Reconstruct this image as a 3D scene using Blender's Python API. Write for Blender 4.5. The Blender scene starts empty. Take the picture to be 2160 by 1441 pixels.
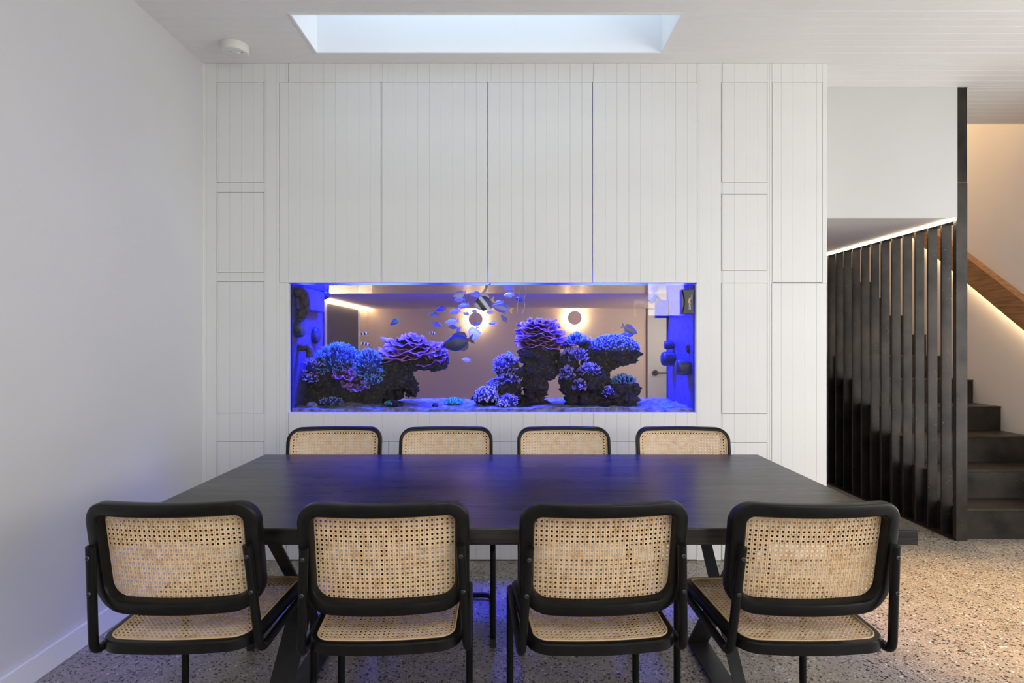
import bpy, bmesh, math, random
from mathutils import Vector, Matrix, noise
random.seed(7)
PI = math.pi
SC = bpy.context.scene
COL = SC.collection

# ------------------------------------------------------------------ camera
F = 1220.0
CAMZ = 1.30
cam_d = bpy.data.cameras.new('camera'); cam = bpy.data.objects.new('camera', cam_d); COL.objects.link(cam)
cam.location = (0, 0, CAMZ); cam.rotation_euler = (PI/2, 0, 0)
cam_d.sensor_width = 36.0; cam_d.lens = F/2160*36.0; cam_d.clip_start = 0.05; cam_d.clip_end = 100
SC.camera = cam
# ------------------------------------------------------------------ world, exposure
w = bpy.data.worlds.new('sky'); SC.world = w; w.use_nodes = True
bg = w.node_tree.nodes['Background']; bg.inputs[0].default_value = (0.62, 0.78, 1.0, 1); bg.inputs[1].default_value = 1.0
SC.view_settings.view_transform = 'Standard'; SC.view_settings.look = 'None'
SC.view_settings.exposure = 0.27; SC.view_settings.gamma = 1.0
try: SC.view_settings.use_curve_mapping = False
except Exception: pass
try:
    SC.cycles.use_denoising = True
    SC.cycles.transparent_max_bounces = 24
    SC.cycles.max_bounces = 9; SC.cycles.diffuse_bounces = 4; SC.cycles.glossy_bounces = 4; SC.cycles.use_adaptive_sampling = True; SC.cycles.adaptive_threshold = 0.025
    SC.cycles.sample_clamp_indirect = 6.0
    SC.cycles.caustics_reflective = False; SC.cycles.caustics_refractive = False
except Exception: pass

def light(name, kind, loc, rot, energy, color, sx=1, sy=1, spot=None, blend=0.6, radius=0.05):
    d = bpy.data.lights.new(name, kind); d.energy = energy; d.color = color
    if kind == 'AREA': d.shape = 'RECTANGLE'; d.size = sx; d.size_y = sy
    if kind == 'SPOT': d.spot_size = spot; d.spot_blend = blend; d.shadow_soft_size = radius
    if kind == 'POINT': d.shadow_soft_size = radius
    o = bpy.data.objects.new(name, d); COL.objects.link(o); o.location = loc; o.rotation_euler = rot
    return o
# daylight through the slot skylight over the cabinets
light('slot_skylight_daylight', 'AREA', (-0.13, 3.106, 3.64), (0, 0, 0), 6.2, (0.72, 0.86, 1.0), 1.94, 0.37)
# added soft fill from a made-up ceiling shaft behind the camera
light('rear_ceiling_fill', 'AREA', (0.3, -1.0, 3.22), (0, 0, 0), 50, (0.97, 0.985, 1.0), 3.2, 1.7)
# daylight through the high window in the rear wall
light('rear_window_daylight', 'AREA', (2.80, -3.66, 2.25), (-PI/2, 0, PI), 42, (1.0, 0.96, 0.88), 0.7, 1.0)
# daylight through the glazed doors in the right wall, beside the camera
light('side_window_daylight', 'AREA', (3.99, 0.1, 1.35), (0, PI/2, 0), 104, (1.0, 0.93, 0.84), 2.3, 6.4)
# warm ceiling downlight over the walkway
light('walkway_downlight', 'SPOT', (2.38, 2.70, 2.93), (0, 0, 0), 500, (1.0, 0.64, 0.31), spot=math.radians(40), blend=0.8, radius=0.03)
light('passage_fill', 'AREA', (1.80, 5.0, 1.35), (0, PI/2, 0), 8, (1.0, 0.82, 0.60), 0.5, 1.4)  # added unseen area fill, warms the room behind the aquarium
light('stairwell_fill', 'AREA', (3.45, 6.3, 5.5), (0, 0, 0), 110, (1.0, 0.76, 0.52), 0.7, 2.5)  # added fill high in the stairwell, brightens the dark stairs

# ------------------------------------------------------------------ materials
def new_mat(name):
    m = bpy.data.materials.new(name); m.use_nodes = True
    nt = m.node_tree; b = nt.nodes['Principled BSDF']
    return m, nt, b
def nd(nt, t, **k):
    n = nt.nodes.new(t)
    for a, v in k.items(): setattr(n, a, v)
    return n
def rgba(c): return (c[0], c[1], c[2], 1)
def plain(name, c, rough=0.5, metal=0.0, spec=None):
    m, nt, b = new_mat(name)
    b.inputs['Base Color'].default_value = rgba(c); b.inputs['Roughness'].default_value = rough; b.inputs['Metallic'].default_value = metal
    if spec is not None: b.inputs['Specular IOR Level'].default_value = spec
    return m
def noisy(name, c1, c2, scale=8, rough=0.5, metal=0.0, stretch=(1,1,1), lo=0.35, hi=0.65, bump=0.0, detail=6, bscale=None):
    m, nt, b = new_mat(name); L = nt.links.new
    tc = nd(nt, 'ShaderNodeTexCoord'); mp = nd(nt, 'ShaderNodeMapping'); mp.inputs['Scale'].default_value = stretch
    nz = nd(nt, 'ShaderNodeTexNoise'); nz.inputs['Scale'].default_value = scale; nz.inputs['Detail'].default_value = detail
    cr = nd(nt, 'ShaderNodeValToRGB')
    cr.color_ramp.elements[0].position = lo; cr.color_ramp.elements[0].color = rgba(c1)
    cr.color_ramp.elements[1].position = hi; cr.color_ramp.elements[1].color = rgba(c2)
    L(tc.outputs['Object'], mp.inputs[0]); L(mp.outputs[0], nz.inputs['Vector']); L(nz.outputs['Fac'], cr.inputs[0]); L(cr.outputs[0], b.inputs['Base Color'])
    b.inputs['Roughness'].default_value = rough; b.inputs['Metallic'].default_value = metal
    if bump:
        bp = nd(nt, 'ShaderNodeBump'); bp.inputs['Strength'].default_value = bump; bp.inputs['Distance'].default_value = 0.004
        n2 = nz
        if bscale:
            n2 = nd(nt, 'ShaderNodeTexNoise'); n2.inputs['Scale'].default_value = bscale; n2.inputs['Detail'].default_value = 5; L(mp.outputs[0], n2.inputs['Vector'])
        L(n2.outputs['Fac'], bp.inputs['Height']); L(bp.outputs[0], b.inputs['Normal'])
    return m
def emit(name, c, s):
    m = bpy.data.materials.new(name); m.use_nodes = True; nt = m.node_tree; nt.nodes.clear()
    e = nd(nt, 'ShaderNodeEmission'); e.inputs[0].default_value = rgba(c); e.inputs[1].default_value = s
    o = nd(nt, 'ShaderNodeOutputMaterial'); nt.links.new(e.outputs[0], o.inputs[0]); return m
M = {}
M['joinery'] = noisy('satin_white_joinery_paint', (0.80,0.805,0.79), (0.835,0.84,0.82), 2.5, 0.38)
M['carcass'] = plain('white_board', (0.78,0.78,0.77), 0.5)
M['wall'] = noisy('matt_white_wall_paint', (0.625,0.62,0.61), (0.66,0.655,0.645), 1.2, 0.75, bump=0.03, bscale=60)
M['ceil'] = noisy('white_ceiling_paint', (0.85,0.84,0.82), (0.88,0.87,0.85), 2.0, 0.55)
M['beige'] = noisy('warm_white_stair_wall_paint', (0.70,0.66,0.61), (0.735,0.695,0.645), 1.0, 0.75, bump=0.05, bscale=30)
M['plasticw'] = plain('white_plastic', (0.78,0.775,0.74), 0.4)
M['blackwood'] = noisy('black_lacquered_wood', (0.0045,0.0045,0.005), (0.009,0.0088,0.0085), 20, 0.33, stretch=(1,6,1), bump=0.02)
M['tube'] = plain('black_powder_coated_tube', (0.006,0.0063,0.0066), 0.36, 0.0, 0.2)
M['blackwood'].node_tree.nodes['Principled BSDF'].inputs['Specular IOR Level'].default_value = 0.22
M['bolt'] = plain('dark_steel_bolt', (0.06,0.062,0.065), 0.32, 0.7)
M['rubber'] = plain('black_rubber', (0.012,0.012,0.013), 0.6)
M['legsteel'] = noisy('black_table_leg_steel', (0.014,0.0145,0.016), (0.024,0.025,0.027), 14, 0.45)
M['spline'] = noisy('rattan_spline', (0.62,0.40,0.22), (0.74,0.52,0.31), 30, 0.45)
M['oak'] = noisy('oiled_oak', (0.20,0.095,0.032), (0.34,0.175,0.066), 9, 0.5, stretch=(3,0.6,6), bump=0.05)
M['skylight'] = plain('skylight_shaft_white', (0.86,0.87,0.88), 0.6)
M['darkdoor'] = plain('charcoal_door', (0.075,0.072,0.085), 0.55)
M['greydoor'] = plain('grey_white_door', (0.52,0.54,0.51), 0.5)
M['lampdisc'] = plain('tan_lamp_disc', (0.78,0.64,0.46), 0.5)
M['bronze'] = plain('dark_bronze', (0.05,0.042,0.036), 0.4, 0.5)
M['warmroom'] = noisy('beige_plaster_back_room', (0.60,0.50,0.38), (0.66,0.55,0.42), 1.5, 0.7)
M['led_warm'] = emit('warm_led', (1.0,0.74,0.44), 52)
M['led_soffit'] = emit('warm_white_led', (1.0,0.80,0.56), 20)
M['led_room'] = emit('warm_cove_led', (1.0,0.76,0.45), 8)
M['lampring'] = emit('eclipse_lamp_glow', (1.0,0.78,0.48), 75)

def cane_mat():
    m, nt, b = new_mat('woven_rattan_cane'); L = nt.links.new
    tc = nd(nt, 'ShaderNodeTexCoord')
    n1 = nd(nt, 'ShaderNodeTexNoise'); n1.inputs['Scale'].default_value = 34; n1.inputs['Detail'].default_value = 4
    cr = nd(nt, 'ShaderNodeValToRGB')
    e = cr.color_ramp.elements
    e[0].position = 0.28; e[0].color = (0.68,0.42,0.20,1); e[1].position = 0.62; e[1].color = (0.88,0.66,0.42,1)
    k = cr.color_ramp.elements.new(0.45); k.color = (0.83,0.58,0.34,1)
    L(tc.outputs['Object'], n1.inputs['Vector']); L(n1.outputs['Fac'], cr.inputs[0]); L(cr.outputs[0], b.inputs['Base Color'])
    b.inputs['Roughness'].default_value = 0.42
    return m
M['cane'] = cane_mat()

def terrazzo():
    m, nt, b = new_mat('polished_terrazzo_concrete'); L = nt.links.new
    tc = nd(nt, 'ShaderNodeTexCoord')
    wn = nd(nt, 'ShaderNodeTexNoise'); wn.inputs['Scale'].default_value = 75; wn.inputs['Detail'].default_value = 2
    L(tc.outputs['Object'], wn.inputs['Vector'])
    wsc = nd(nt, 'ShaderNodeVectorMath', operation='SCALE'); wsc.inputs[3].default_value = 0.018
    L(wn.outputs['Color'], wsc.inputs[0])
    add = nd(nt, 'ShaderNodeVectorMath', operation='ADD'); L(tc.outputs['Object'], add.inputs[0]); L(wsc.outputs[0], add.inputs[1])
    bn = nd(nt, 'ShaderNodeTexNoise'); bn.inputs['Scale'].default_value = 9; bn.inputs['Detail'].default_value = 8
    L(tc.outputs['Object'], bn.inputs['Vector'])
    base = nd(nt, 'ShaderNodeValToRGB'); e = base.color_ramp.elements
    e[0].position = 0.3; e[0].color = (0.24,0.205,0.16,1); e[1].position = 0.7; e[1].color = (0.345,0.30,0.238,1)
    L(bn.outputs['Fac'], base.inputs[0])
    col = base.outputs[0]
    def chips(scale, frac, thr, ramp, seed):
        nonlocal col
        mp = nd(nt, 'ShaderNodeMapping'); mp.inputs['Location'].default_value = (seed, seed*1.7, 0.13); mp.inputs['Scale'].default_value = (1, 1, 1)
        L(add.outputs[0], mp.inputs[0])
        v = nd(nt, 'ShaderNodeTexVoronoi'); v.voronoi_dimensions = '2D'; v.inputs['Scale'].default_value = scale
        L(mp.outputs[0], v.inputs['Vector'])
        sp = nd(nt, 'ShaderNodeSeparateColor'); L(v.outputs['Color'], sp.inputs[0])
        keep = nd(nt, 'ShaderNodeMath', operation='LESS_THAN'); keep.inputs[1].default_value = frac; L(sp.outputs[0], keep.inputs[0])
        rad = nd(nt, 'ShaderNodeMath', operation='MULTIPLY_ADD'); L(sp.outputs[1], rad.inputs[0]); rad.inputs[1].default_value = thr; rad.inputs[2].default_value = thr*0.55
        ins = nd(nt, 'ShaderNodeMath', operation='LESS_THAN'); L(v.outputs['Distance'], ins.inputs[0]); L(rad.outputs[0], ins.inputs[1])
        mask = nd(nt, 'ShaderNodeMath', operation='MULTIPLY'); L(keep.outputs[0], mask.inputs[0]); L(ins.outputs[0], mask.inputs[1])
        cr = nd(nt, 'ShaderNodeValToRGB'); cr.color_ramp.interpolation = 'CONSTANT'
        els = cr.color_ramp.elements
        els[0].position = 0; els[0].color = rgba(ramp[0][1]); els[1].position = ramp[1][0]; els[1].color = rgba(ramp[1][1])
        for p, c in ramp[2:]:
            q = els.new(p); q.color = rgba(c)
        L(sp.outputs[2], cr.inputs[0])
        mx = nd(nt, 'ShaderNodeMix', data_type='RGBA'); L(mask.outputs[0], mx.inputs[0]); L(col, mx.inputs[6]); L(cr.outputs[0], mx.inputs[7])
        col = mx.outputs[2]
    chips(170, 0.55, 0.28, [(0,(0.19,0.17,0.15)),(0.35,(0.42,0.40,0.36)),(0.75,(0.07,0.065,0.06))], 3.1)
    chips(98, 0.38, 0.28, [(0,(0.022,0.021,0.022)),(0.62,(0.05,0.045,0.043)),(0.78,(0.52,0.50,0.46)),(0.88,(0.19,0.16,0.13)),(0.97,(0.22,0.06,0.045))], 7.7)
    chips(54, 0.30, 0.24, [(0,(0.020,0.020,0.022)),(0.70,(0.13,0.12,0.11)),(0.82,(0.56,0.54,0.50)),(0.94,(0.24,0.17,0.12))], 1.3)
    L(col, b.inputs['Base Color']); b.inputs['Roughness'].default_value = 0.42
    return m
M['terrazzo'] = terrazzo()

def tablewood():
    m, nt, b = new_mat('black_stained_timber'); L = nt.links.new
    tc = nd(nt, 'ShaderNodeTexCoord'); mp = nd(nt, 'ShaderNodeMapping'); mp.inputs['Scale'].default_value = (0.55, 7, 7)
    L(tc.outputs['Object'], mp.inputs[0])
    n0 = nd(nt, 'ShaderNodeTexNoise'); n0.inputs['Scale'].default_value = 2.2; n0.inputs['Detail'].default_value = 3; n0.inputs['Distortion'].default_value = 0.6
    L(mp.outputs[0], n0.inputs['Vector'])
    mp2 = nd(nt, 'ShaderNodeMapping'); mp2.inputs['Scale'].default_value = (1.6, 42, 42); L(tc.outputs['Object'], mp2.inputs[0])
    n1 = nd(nt, 'ShaderNodeTexNoise'); n1.inputs['Scale'].default_value = 2.0; n1.inputs['Detail'].default_value = 7; n1.inputs['Distortion'].default_value = 0.3
    L(mp2.outputs[0], n1.inputs['Vector'])
    ad = nd(nt, 'ShaderNodeMath', operation='MULTIPLY_ADD'); L(n0.outputs['Fac'], ad.inputs[0]); ad.inputs[1].default_value = 0.55; 
    h = nd(nt, 'ShaderNodeMath', operation='MULTIPLY'); L(n1.outputs['Fac'], h.inputs[0]); h.inputs[1].default_value = 0.45
    L(h.outputs[0], ad.inputs[2])
    cr = nd(nt, 'ShaderNodeValToRGB'); e = cr.color_ramp.elements
    e[0].position = 0.40; e[0].color = (0.0025,0.0024,0.0024,1); e[1].position = 0.70; e[1].color = (0.044,0.039,0.035,1)
    L(ad.outputs[0], cr.inputs[0]); L(cr.outputs[0], b.inputs['Base Color'])
    rr = nd(nt, 'ShaderNodeMapRange'); rr.inputs[3].default_value = 0.20; rr.inputs[4].default_value = 0.40; L(n1.outputs['Fac'], rr.inputs[0]); L(rr.outputs[0], b.inputs['Roughness'])
    bp = nd(nt, 'ShaderNodeBump'); bp.inputs['Strength'].default_value = 0.5; bp.inputs['Distance'].default_value = 0.002
    L(n1.outputs['Fac'], bp.inputs['Height']); L(bp.outputs[0], b.inputs['Normal']); b.inputs['Specular IOR Level'].default_value = 0.36
    return m
M['tablewood'] = tablewood()

def steelmat():
    m, nt, b = new_mat('blackened_raw_steel'); L = nt.links.new
    tc = nd(nt, 'ShaderNodeTexCoord'); oi = nd(nt, 'ShaderNodeObjectInfo')
    rs = nd(nt, 'ShaderNodeVectorMath', operation='SCALE'); rs.inputs[0].default_value = (13, 7, 29); L(oi.outputs['Random'], rs.inputs[3])
    ad = nd(nt, 'ShaderNodeVectorMath', operation='ADD'); L(tc.outputs['Object'], ad.inputs[0]); L(rs.outputs[0], ad.inputs[1])
    n1 = nd(nt, 'ShaderNodeTexNoise'); n1.inputs['Scale'].default_value = 5; n1.inputs['Detail'].default_value = 8
    L(ad.outputs[0], n1.inputs['Vector'])
    cr = nd(nt, 'ShaderNodeValToRGB'); e = cr.color_ramp.elements
    e[0].position = 0.32; e[0].color = (0.014,0.012,0.0105,1); e[1].position = 0.72; e[1].color = (0.058,0.047,0.037,1)
    L(n1.outputs['Fac'], cr.inputs[0])
    n2 = nd(nt, 'ShaderNodeTexNoise'); n2.inputs['Scale'].default_value = 85; n2.inputs['Detail'].default_value = 3
    L(ad.outputs[0], n2.inputs['Vector'])
    r2 = nd(nt, 'ShaderNodeValToRGB'); q = r2.color_ramp.elements
    q[0].position = 0.70; q[0].color = (0,0,0,1); q[1].position = 0.75; q[1].color = (1,1,1,1); L(n2.outputs['Fac'], r2.inputs[0])
    mx = nd(nt, 'ShaderNodeMix', data_type='RGBA'); L(r2.outputs[0], mx.inputs[0]); L(cr.outputs[0], mx.inputs[6]); mx.inputs[7].default_value = (0.30,0.17,0.09,1)
    L(mx.outputs[2], b.inputs['Base Color'])
    b.inputs['Metallic'].default_value = 0.5; b.inputs['Roughness'].default_value = 0.40
    bp = nd(nt, 'ShaderNodeBump'); bp.inputs['Strength'].default_value = 0.08; bp.inputs['Distance'].default_value = 0.003; L(n1.outputs['Fac'], bp.inputs['Height']); L(bp.outputs[0], b.inputs['Normal'])
    return m
M['steel'] = steelmat()

def glassmat(name, ior=1.45, tint=(1,1,1), cap=1.0):
    m = bpy.data.materials.new(name); m.use_nodes = True; nt = m.node_tree; nt.nodes.clear(); L = nt.links.new
    o = nd(nt, 'ShaderNodeOutputMaterial'); t = nd(nt, 'ShaderNodeBsdfTransparent'); t.inputs[0].default_value = rgba(tint)
    g = nd(nt, 'ShaderNodeBsdfGlossy'); g.inputs['Roughness'].default_value = 0.0
    fr = nd(nt, 'ShaderNodeFresnel'); fr.inputs[0].default_value = ior
    ml = nd(nt, 'ShaderNodeMath', operation='MULTIPLY'); ml.inputs[1].default_value = cap; L(fr.outputs[0], ml.inputs[0])
    mx = nd(nt, 'ShaderNodeMixShader'); L(ml.outputs[0], mx.inputs[0]); L(t.outputs[0], mx.inputs[1]); L(g.outputs[0], mx.inputs[2]); L(mx.outputs[0], o.inputs[0])
    return m
M['glass'] = glassmat('aquarium_glass', 1.33, cap=0.6)
M['glass_rear'] = glassmat('aquarium_rear_glass', 1.33, cap=0.12)
def watermat():
    m = bpy.data.materials.new('water_surface'); m.use_nodes = True; nt = m.node_tree; nt.nodes.clear(); L = nt.links.new
    o = nd(nt, 'ShaderNodeOutputMaterial'); t = nd(nt, 'ShaderNodeBsdfTransparent'); t.inputs[0].default_value = (0.92,0.96,1,1)
    g = nd(nt, 'ShaderNodeBsdfGlossy'); g.inputs['Roughness'].default_value = 0.10; g.inputs[0].default_value = (0.9,0.93,1,1)
    lw = nd(nt, 'ShaderNodeLayerWeight'); lw.inputs[0].default_value = 0.5
    r = nd(nt, 'ShaderNodeMapRange'); r.inputs[1].default_value = 0.30; r.inputs[2].default_value = 0.60; L(lw.outputs['Facing'], r.inputs[0])
    tc = nd(nt, 'ShaderNodeTexCoord'); mp = nd(nt, 'ShaderNodeMapping'); mp.inputs['Scale'].default_value = (5, 22, 1); L(tc.outputs['Object'], mp.inputs[0])
    nz = nd(nt, 'ShaderNodeTexNoise'); nz.inputs['Scale'].default_value = 2.5; nz.inputs['Detail'].default_value = 3; L(mp.outputs[0], nz.inputs['Vector'])
    bp = nd(nt, 'ShaderNodeBump'); bp.inputs['Strength'].default_value = 0.5; bp.inputs['Distance'].default_value = 0.006; L(nz.outputs['Fac'], bp.inputs['Height']); L(bp.outputs[0], g.inputs['Normal'])
    mx = nd(nt, 'ShaderNodeMixShader'); L(r.outputs[0], mx.inputs[0]); L(t.outputs[0], mx.inputs[1]); L(g.outputs[0], mx.inputs[2]); L(mx.outputs[0], o.inputs[0])
    return m
M['water'] = watermat()

def tipmat(name, c0, c1, rough=0.6, power=1.0, nscale=40, glow=0.0):
    """living tissue: base colour c0, growing tips and rims c1 (attribute 'tip')"""
    m, nt, b = new_mat(name); L = nt.links.new
    at_ = nd(nt, 'ShaderNodeAttribute'); at_.attribute_name = 'tip'
    pw = nd(nt, 'ShaderNodeMath', operation='POWER'); pw.inputs[1].default_value = power; L(at_.outputs['Fac'], pw.inputs[0])
    tc = nd(nt, 'ShaderNodeTexCoord'); nz = nd(nt, 'ShaderNodeTexNoise'); nz.inputs['Scale'].default_value = nscale; L(tc.outputs['Object'], nz.inputs['Vector'])
    mr = nd(nt, 'ShaderNodeMapRange'); mr.inputs[1].default_value = 0.3; mr.inputs[2].default_value = 0.7; mr.inputs[3].default_value = 0.45; mr.inputs[4].default_value = 1.25; L(nz.outputs['Fac'], mr.inputs[0])
    mx = nd(nt, 'ShaderNodeMix', data_type='RGBA'); L(pw.outputs[0], mx.inputs[0]); mx.inputs[6].default_value = rgba(c0); mx.inputs[7].default_value = rgba(c1)
    ml = nd(nt, 'ShaderNodeVectorMath', operation='SCALE'); L(mx.outputs[2], ml.inputs[0]); L(mr.outputs[0], ml.inputs[3])
    L(ml.outputs[0], b.inputs['Base Color']); b.inputs['Roughness'].default_value = rough
    return m
def rockmat():
    m, nt, b = new_mat('live_rock'); L = nt.links.new
    tc = nd(nt, 'ShaderNodeTexCoord')
    n1 = nd(nt, 'ShaderNodeTexNoise'); n1.inputs['Scale'].default_value = 48; n1.inputs['Detail'].default_value = 8; n1.inputs['Roughness'].default_value = 0.7
    L(tc.outputs['Object'], n1.inputs['Vector'])
    cr = nd(nt, 'ShaderNodeValToRGB'); e = cr.color_ramp.elements
    e[0].position = 0.38; e[0].color = (0.003,0.0026,0.0024,1); e[1].position = 0.75; e[1].color = (0.21,0.165,0.11,1)
    k = e.new(0.52); k.color = (0.030,0.022,0.017,1)
    L(n1.outputs['Fac'], cr.inputs[0])
    n2 = nd(nt, 'ShaderNodeTexNoise'); n2.inputs['Scale'].default_value = 14; n2.inputs['Detail'].default_value = 4; L(tc.outputs['Object'], n2.inputs['Vector'])
    r2 = nd(nt, 'ShaderNodeValToRGB'); q = r2.color_ramp.elements; q[0].position = 0.56; q[0].color = (0,0,0,1); q[1].position = 0.66; q[1].color = (0.7,0.7,0.7,1); L(n2.outputs['Fac'], r2.inputs[0])
    mx = nd(nt, 'ShaderNodeMix', data_type='RGBA'); L(r2.outputs[0], mx.inputs[0]); L(cr.outputs[0], mx.inputs[6]); mx.inputs[7].default_value = (0.030,0.022,0.10,1)
    L(mx.outputs[2], b.inputs['Base Color']); b.inputs['Roughness'].default_value = 0.95
    bp = nd(nt, 'ShaderNodeBump'); bp.inputs['Strength'].default_value = 1.0; bp.inputs['Distance'].default_value = 0.02
    L(n1.outputs['Fac'], bp.inputs['Height']); L(bp.outputs[0], b.inputs['Normal'])
    return m
M['rock'] = rockmat()
M['acro'] = tipmat('blue_branching_coral', (0.004,0.015,0.14), (0.22,0.55,0.95), 0.6, 1.5)
M['acro_l'] = tipmat('lilac_branching_coral', (0.008,0.010,0.13), (0.62,0.52,0.98), 0.6, 1.6)
M['plate'] = tipmat('purple_plating_coral', (0.060,0.014,0.085), (0.70,0.26,0.80), 0.65, 2.2, 30)
M['plate_v'] = tipmat('violet_plating_coral', (0.12,0.035,0.28), (0.62,0.30,0.95), 0.65, 1.6, 30)
M['dome'] = tipmat('blue_polyp_coral', (0.004,0.012,0.12), (0.34,0.46,1.0), 0.6, 1.6, 60)
M['domew'] = tipmat('white_polyp_coral', (0.012,0.015,0.14), (0.92,0.85,0.98), 0.6, 1.7, 60)
M['teal'] = tipmat('teal_coral', (0.02,0.28,0.38), (0.15,0.80,0.88), 0.6, 1.0, 60)
M['pinkc'] = tipmat('magenta_coral', (0.20,0.03,0.22), (0.70,0.28,0.68), 0.6, 1.0, 60)
M['leafc'] = plain('dark_leafy_polyp', (0.012,0.018,0.03), 0.6)
M['sand'] = noisy('pale_aquarium_sand', (0.06,0.06,0.09), (0.38,0.38,0.46), 28, 0.9, lo=0.3, hi=0.7, bump=0.6, bscale=220, detail=8)
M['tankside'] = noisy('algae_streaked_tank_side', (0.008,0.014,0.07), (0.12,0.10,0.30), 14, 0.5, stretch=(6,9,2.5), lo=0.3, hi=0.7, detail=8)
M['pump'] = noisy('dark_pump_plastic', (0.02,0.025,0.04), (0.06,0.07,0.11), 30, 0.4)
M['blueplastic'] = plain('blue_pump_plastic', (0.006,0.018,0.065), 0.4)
M['crust'] = noisy('coralline_crusted_plastic', (0.012,0.010,0.010), (0.10,0.065,0.05), 40, 0.8, bump=0.6)
M['magnet'] = plain('black_magnet_plastic', (0.022,0.021,0.022), 0.35)
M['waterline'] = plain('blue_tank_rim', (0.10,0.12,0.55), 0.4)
M['print_white'] = plain('white_print', (0.85,0.85,0.85), 0.5)
M['print_orange'] = plain('orange_print', (0.80,0.42,0.10), 0.5)

# ------------------------------------------------------------------ mesh helpers
class MB:
    def __init__(s): s.v = []; s.f = []; s.t = []
    def add(s, vs, fs, tip=0.0):
        o = len(s.v); s.v += [tuple(p) for p in vs]; s.f += [tuple(i+o for i in f) for f in fs]
        s.t += list(tip) if isinstance(tip, (list, tuple)) else [tip]*len(vs)
    def box(s, x0, x1, y0, y1, z0, z1):
        s.add([(x0,y0,z0),(x1,y0,z0),(x1,y1,z0),(x0,y1,z0),(x0,y0,z1),(x1,y0,z1),(x1,y1,z1),(x0,y1,z1)],
              [(0,3,2,1),(4,5,6,7),(0,1,5,4),(1,2,6,5),(2,3,7,6),(3,0,4,7)])
        return s
    def prism(s, poly, y0, y1, axis='y'):
        """poly: 2D outline; extruded along axis"""
        n = len(poly)
        def P(a, b, d): return (a, d, b) if axis == 'y' else ((d, a, b) if axis == 'x' else (a, b, d))
        vs = [P(a,b,y0) for a,b in poly] + [P(a,b,y1) for a,b in poly]
        fs = [tuple(range(n)), tuple(range(2*n-1, n-1, -1))] + [(i, n+i, n+(i+1)%n, (i+1)%n) for i in range(n)]
        s.add(vs, fs); return s
    def rings(s, rs, cap=True, closed=True, tips=None):
        n = len(rs[0]); vs = [p for r in rs for p in r]; fs = []
        for k in range(len(rs)-1):
            for i in range(n if closed else n-1):
                j = (i+1) % n
                fs.append((k*n+i, k*n+j, (k+1)*n+j, (k+1)*n+i))
        if cap: fs.append(tuple(range(n-1,-1,-1))); fs.append(tuple((len(rs)-1)*n+i for i in range(n)))
        tl = 0.0
        if tips: tl = [tips[k] for k in range(len(rs)) for _ in range(n)]
        s.add(vs, fs, tl); return s
    def tube(s, pts, r, n=10, cap=True, tips=None):
        pts = [Vector(p) for p in pts]; rs = []
        up = Vector((0,0,1)); prev = None
        for i, p in enumerate(pts):
            d = (pts[min(i+1,len(pts)-1)] - pts[max(i-1,0)]).normalized()
            if prev is None:
                a = d.cross(up)
                if a.length < 1e-3: a = d.cross(Vector((1,0,0)))
            else: a = prev - d*prev.dot(d)
            a.normalize(); prev = a; b = d.cross(a); rr = r[i] if isinstance(r, (list,tuple)) else r
            rs.append([p + a*(rr*math.cos(2*PI*k/n)) + b*(rr*math.sin(2*PI*k/n)) for k in range(n)])
        return s.rings(rs, cap, True, tips)
    def lathe(s, prof, c=(0,0,0), n=24, axis='z'):
        rs = []
        for r, h in prof:
            ring = []
            for k in range(n):
                a = 2*PI*k/n; x, y = r*math.cos(a), r*math.sin(a)
                q = (x, y, h) if axis == 'z' else ((x, h, y) if axis == 'y' else (h, x, y))
                ring.append((c[0]+q[0], c[1]+q[1], c[2]+q[2]))
            rs.append(ring)
        return s.rings(rs, True)
    def blob(s, c, r, sub=3, amp=0.25, freq=2.2, seed=0.0, tip=0.0, rough=0.0, under=1.0):
        bm = bmesh.new(); bmesh.ops.create_icosphere(bm, subdivisions=sub, radius=1.0)
        vs = []; ts = []
        sd = Vector((seed*3.7, seed*1.9, seed*5.3))
        for v in bm.verts:
            d = v.co.normalized()
            k = 1 + amp*(noise.fractal(d*freq + sd, 0.9, 2.1, 5))
            if rough: k += rough*noise.fractal(d*freq*3.4 + sd, 0.7, 2.1, 3) + rough*0.45*noise.noise(d*freq*8 + sd)
            if d.z < 0 and under != 1.0: d = Vector((d.x, d.y, d.z*under))
            p = Vector((d.x*r[0]*k, d.y*r[1]*k, d.z*r[2]*k)) + Vector(c)
            vs.append(p); ts.append(tip if not callable(tip) else tip(d))
        bm.verts.index_update()
        fs = [tuple(v.index for v in f.verts) for f in bm.faces]; bm.free()
        s.add(vs, fs, ts); return s
    def mesh(s, name, smooth=False, angle=None):
        me = bpy.data.meshes.new(name); me.from_pydata(s.v, [], s.f); me.update()
        bm = bmesh.new(); bm.from_mesh(me); bmesh.ops.recalc_face_normals(bm, faces=bm.faces); bm.to_mesh(me); bm.free()
        if any(s.t):
            a = me.attributes.new('tip', 'FLOAT', 'POINT'); a.data.foreach_set('value', s.t)
        if smooth:
            me.polygons.foreach_set('use_smooth', [True]*len(me.polygons))
            if angle:
                try: me.set_sharp_from_angle(angle=angle)
                except Exception: pass
        return me
def link(name, me, mat, parent=None):
    o = bpy.data.objects.new(name, me); COL.objects.link(o)
    if mat and not me.materials: me.materials.append(mat)
    if parent: o.parent = parent
    return o
def obj(name, mb, mat, parent=None, smooth=False, angle=math.radians(35)):
    return link(name, mb.mesh(name, smooth, angle), M[mat] if isinstance(mat, str) else mat, parent)
def tag(o, label=None, cat=None, group=None, kind=None):
    if label: o['label'] = label
    if cat: o['category'] = cat
    if group: o['group'] = group
    if kind: o['kind'] = kind
    return o
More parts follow.
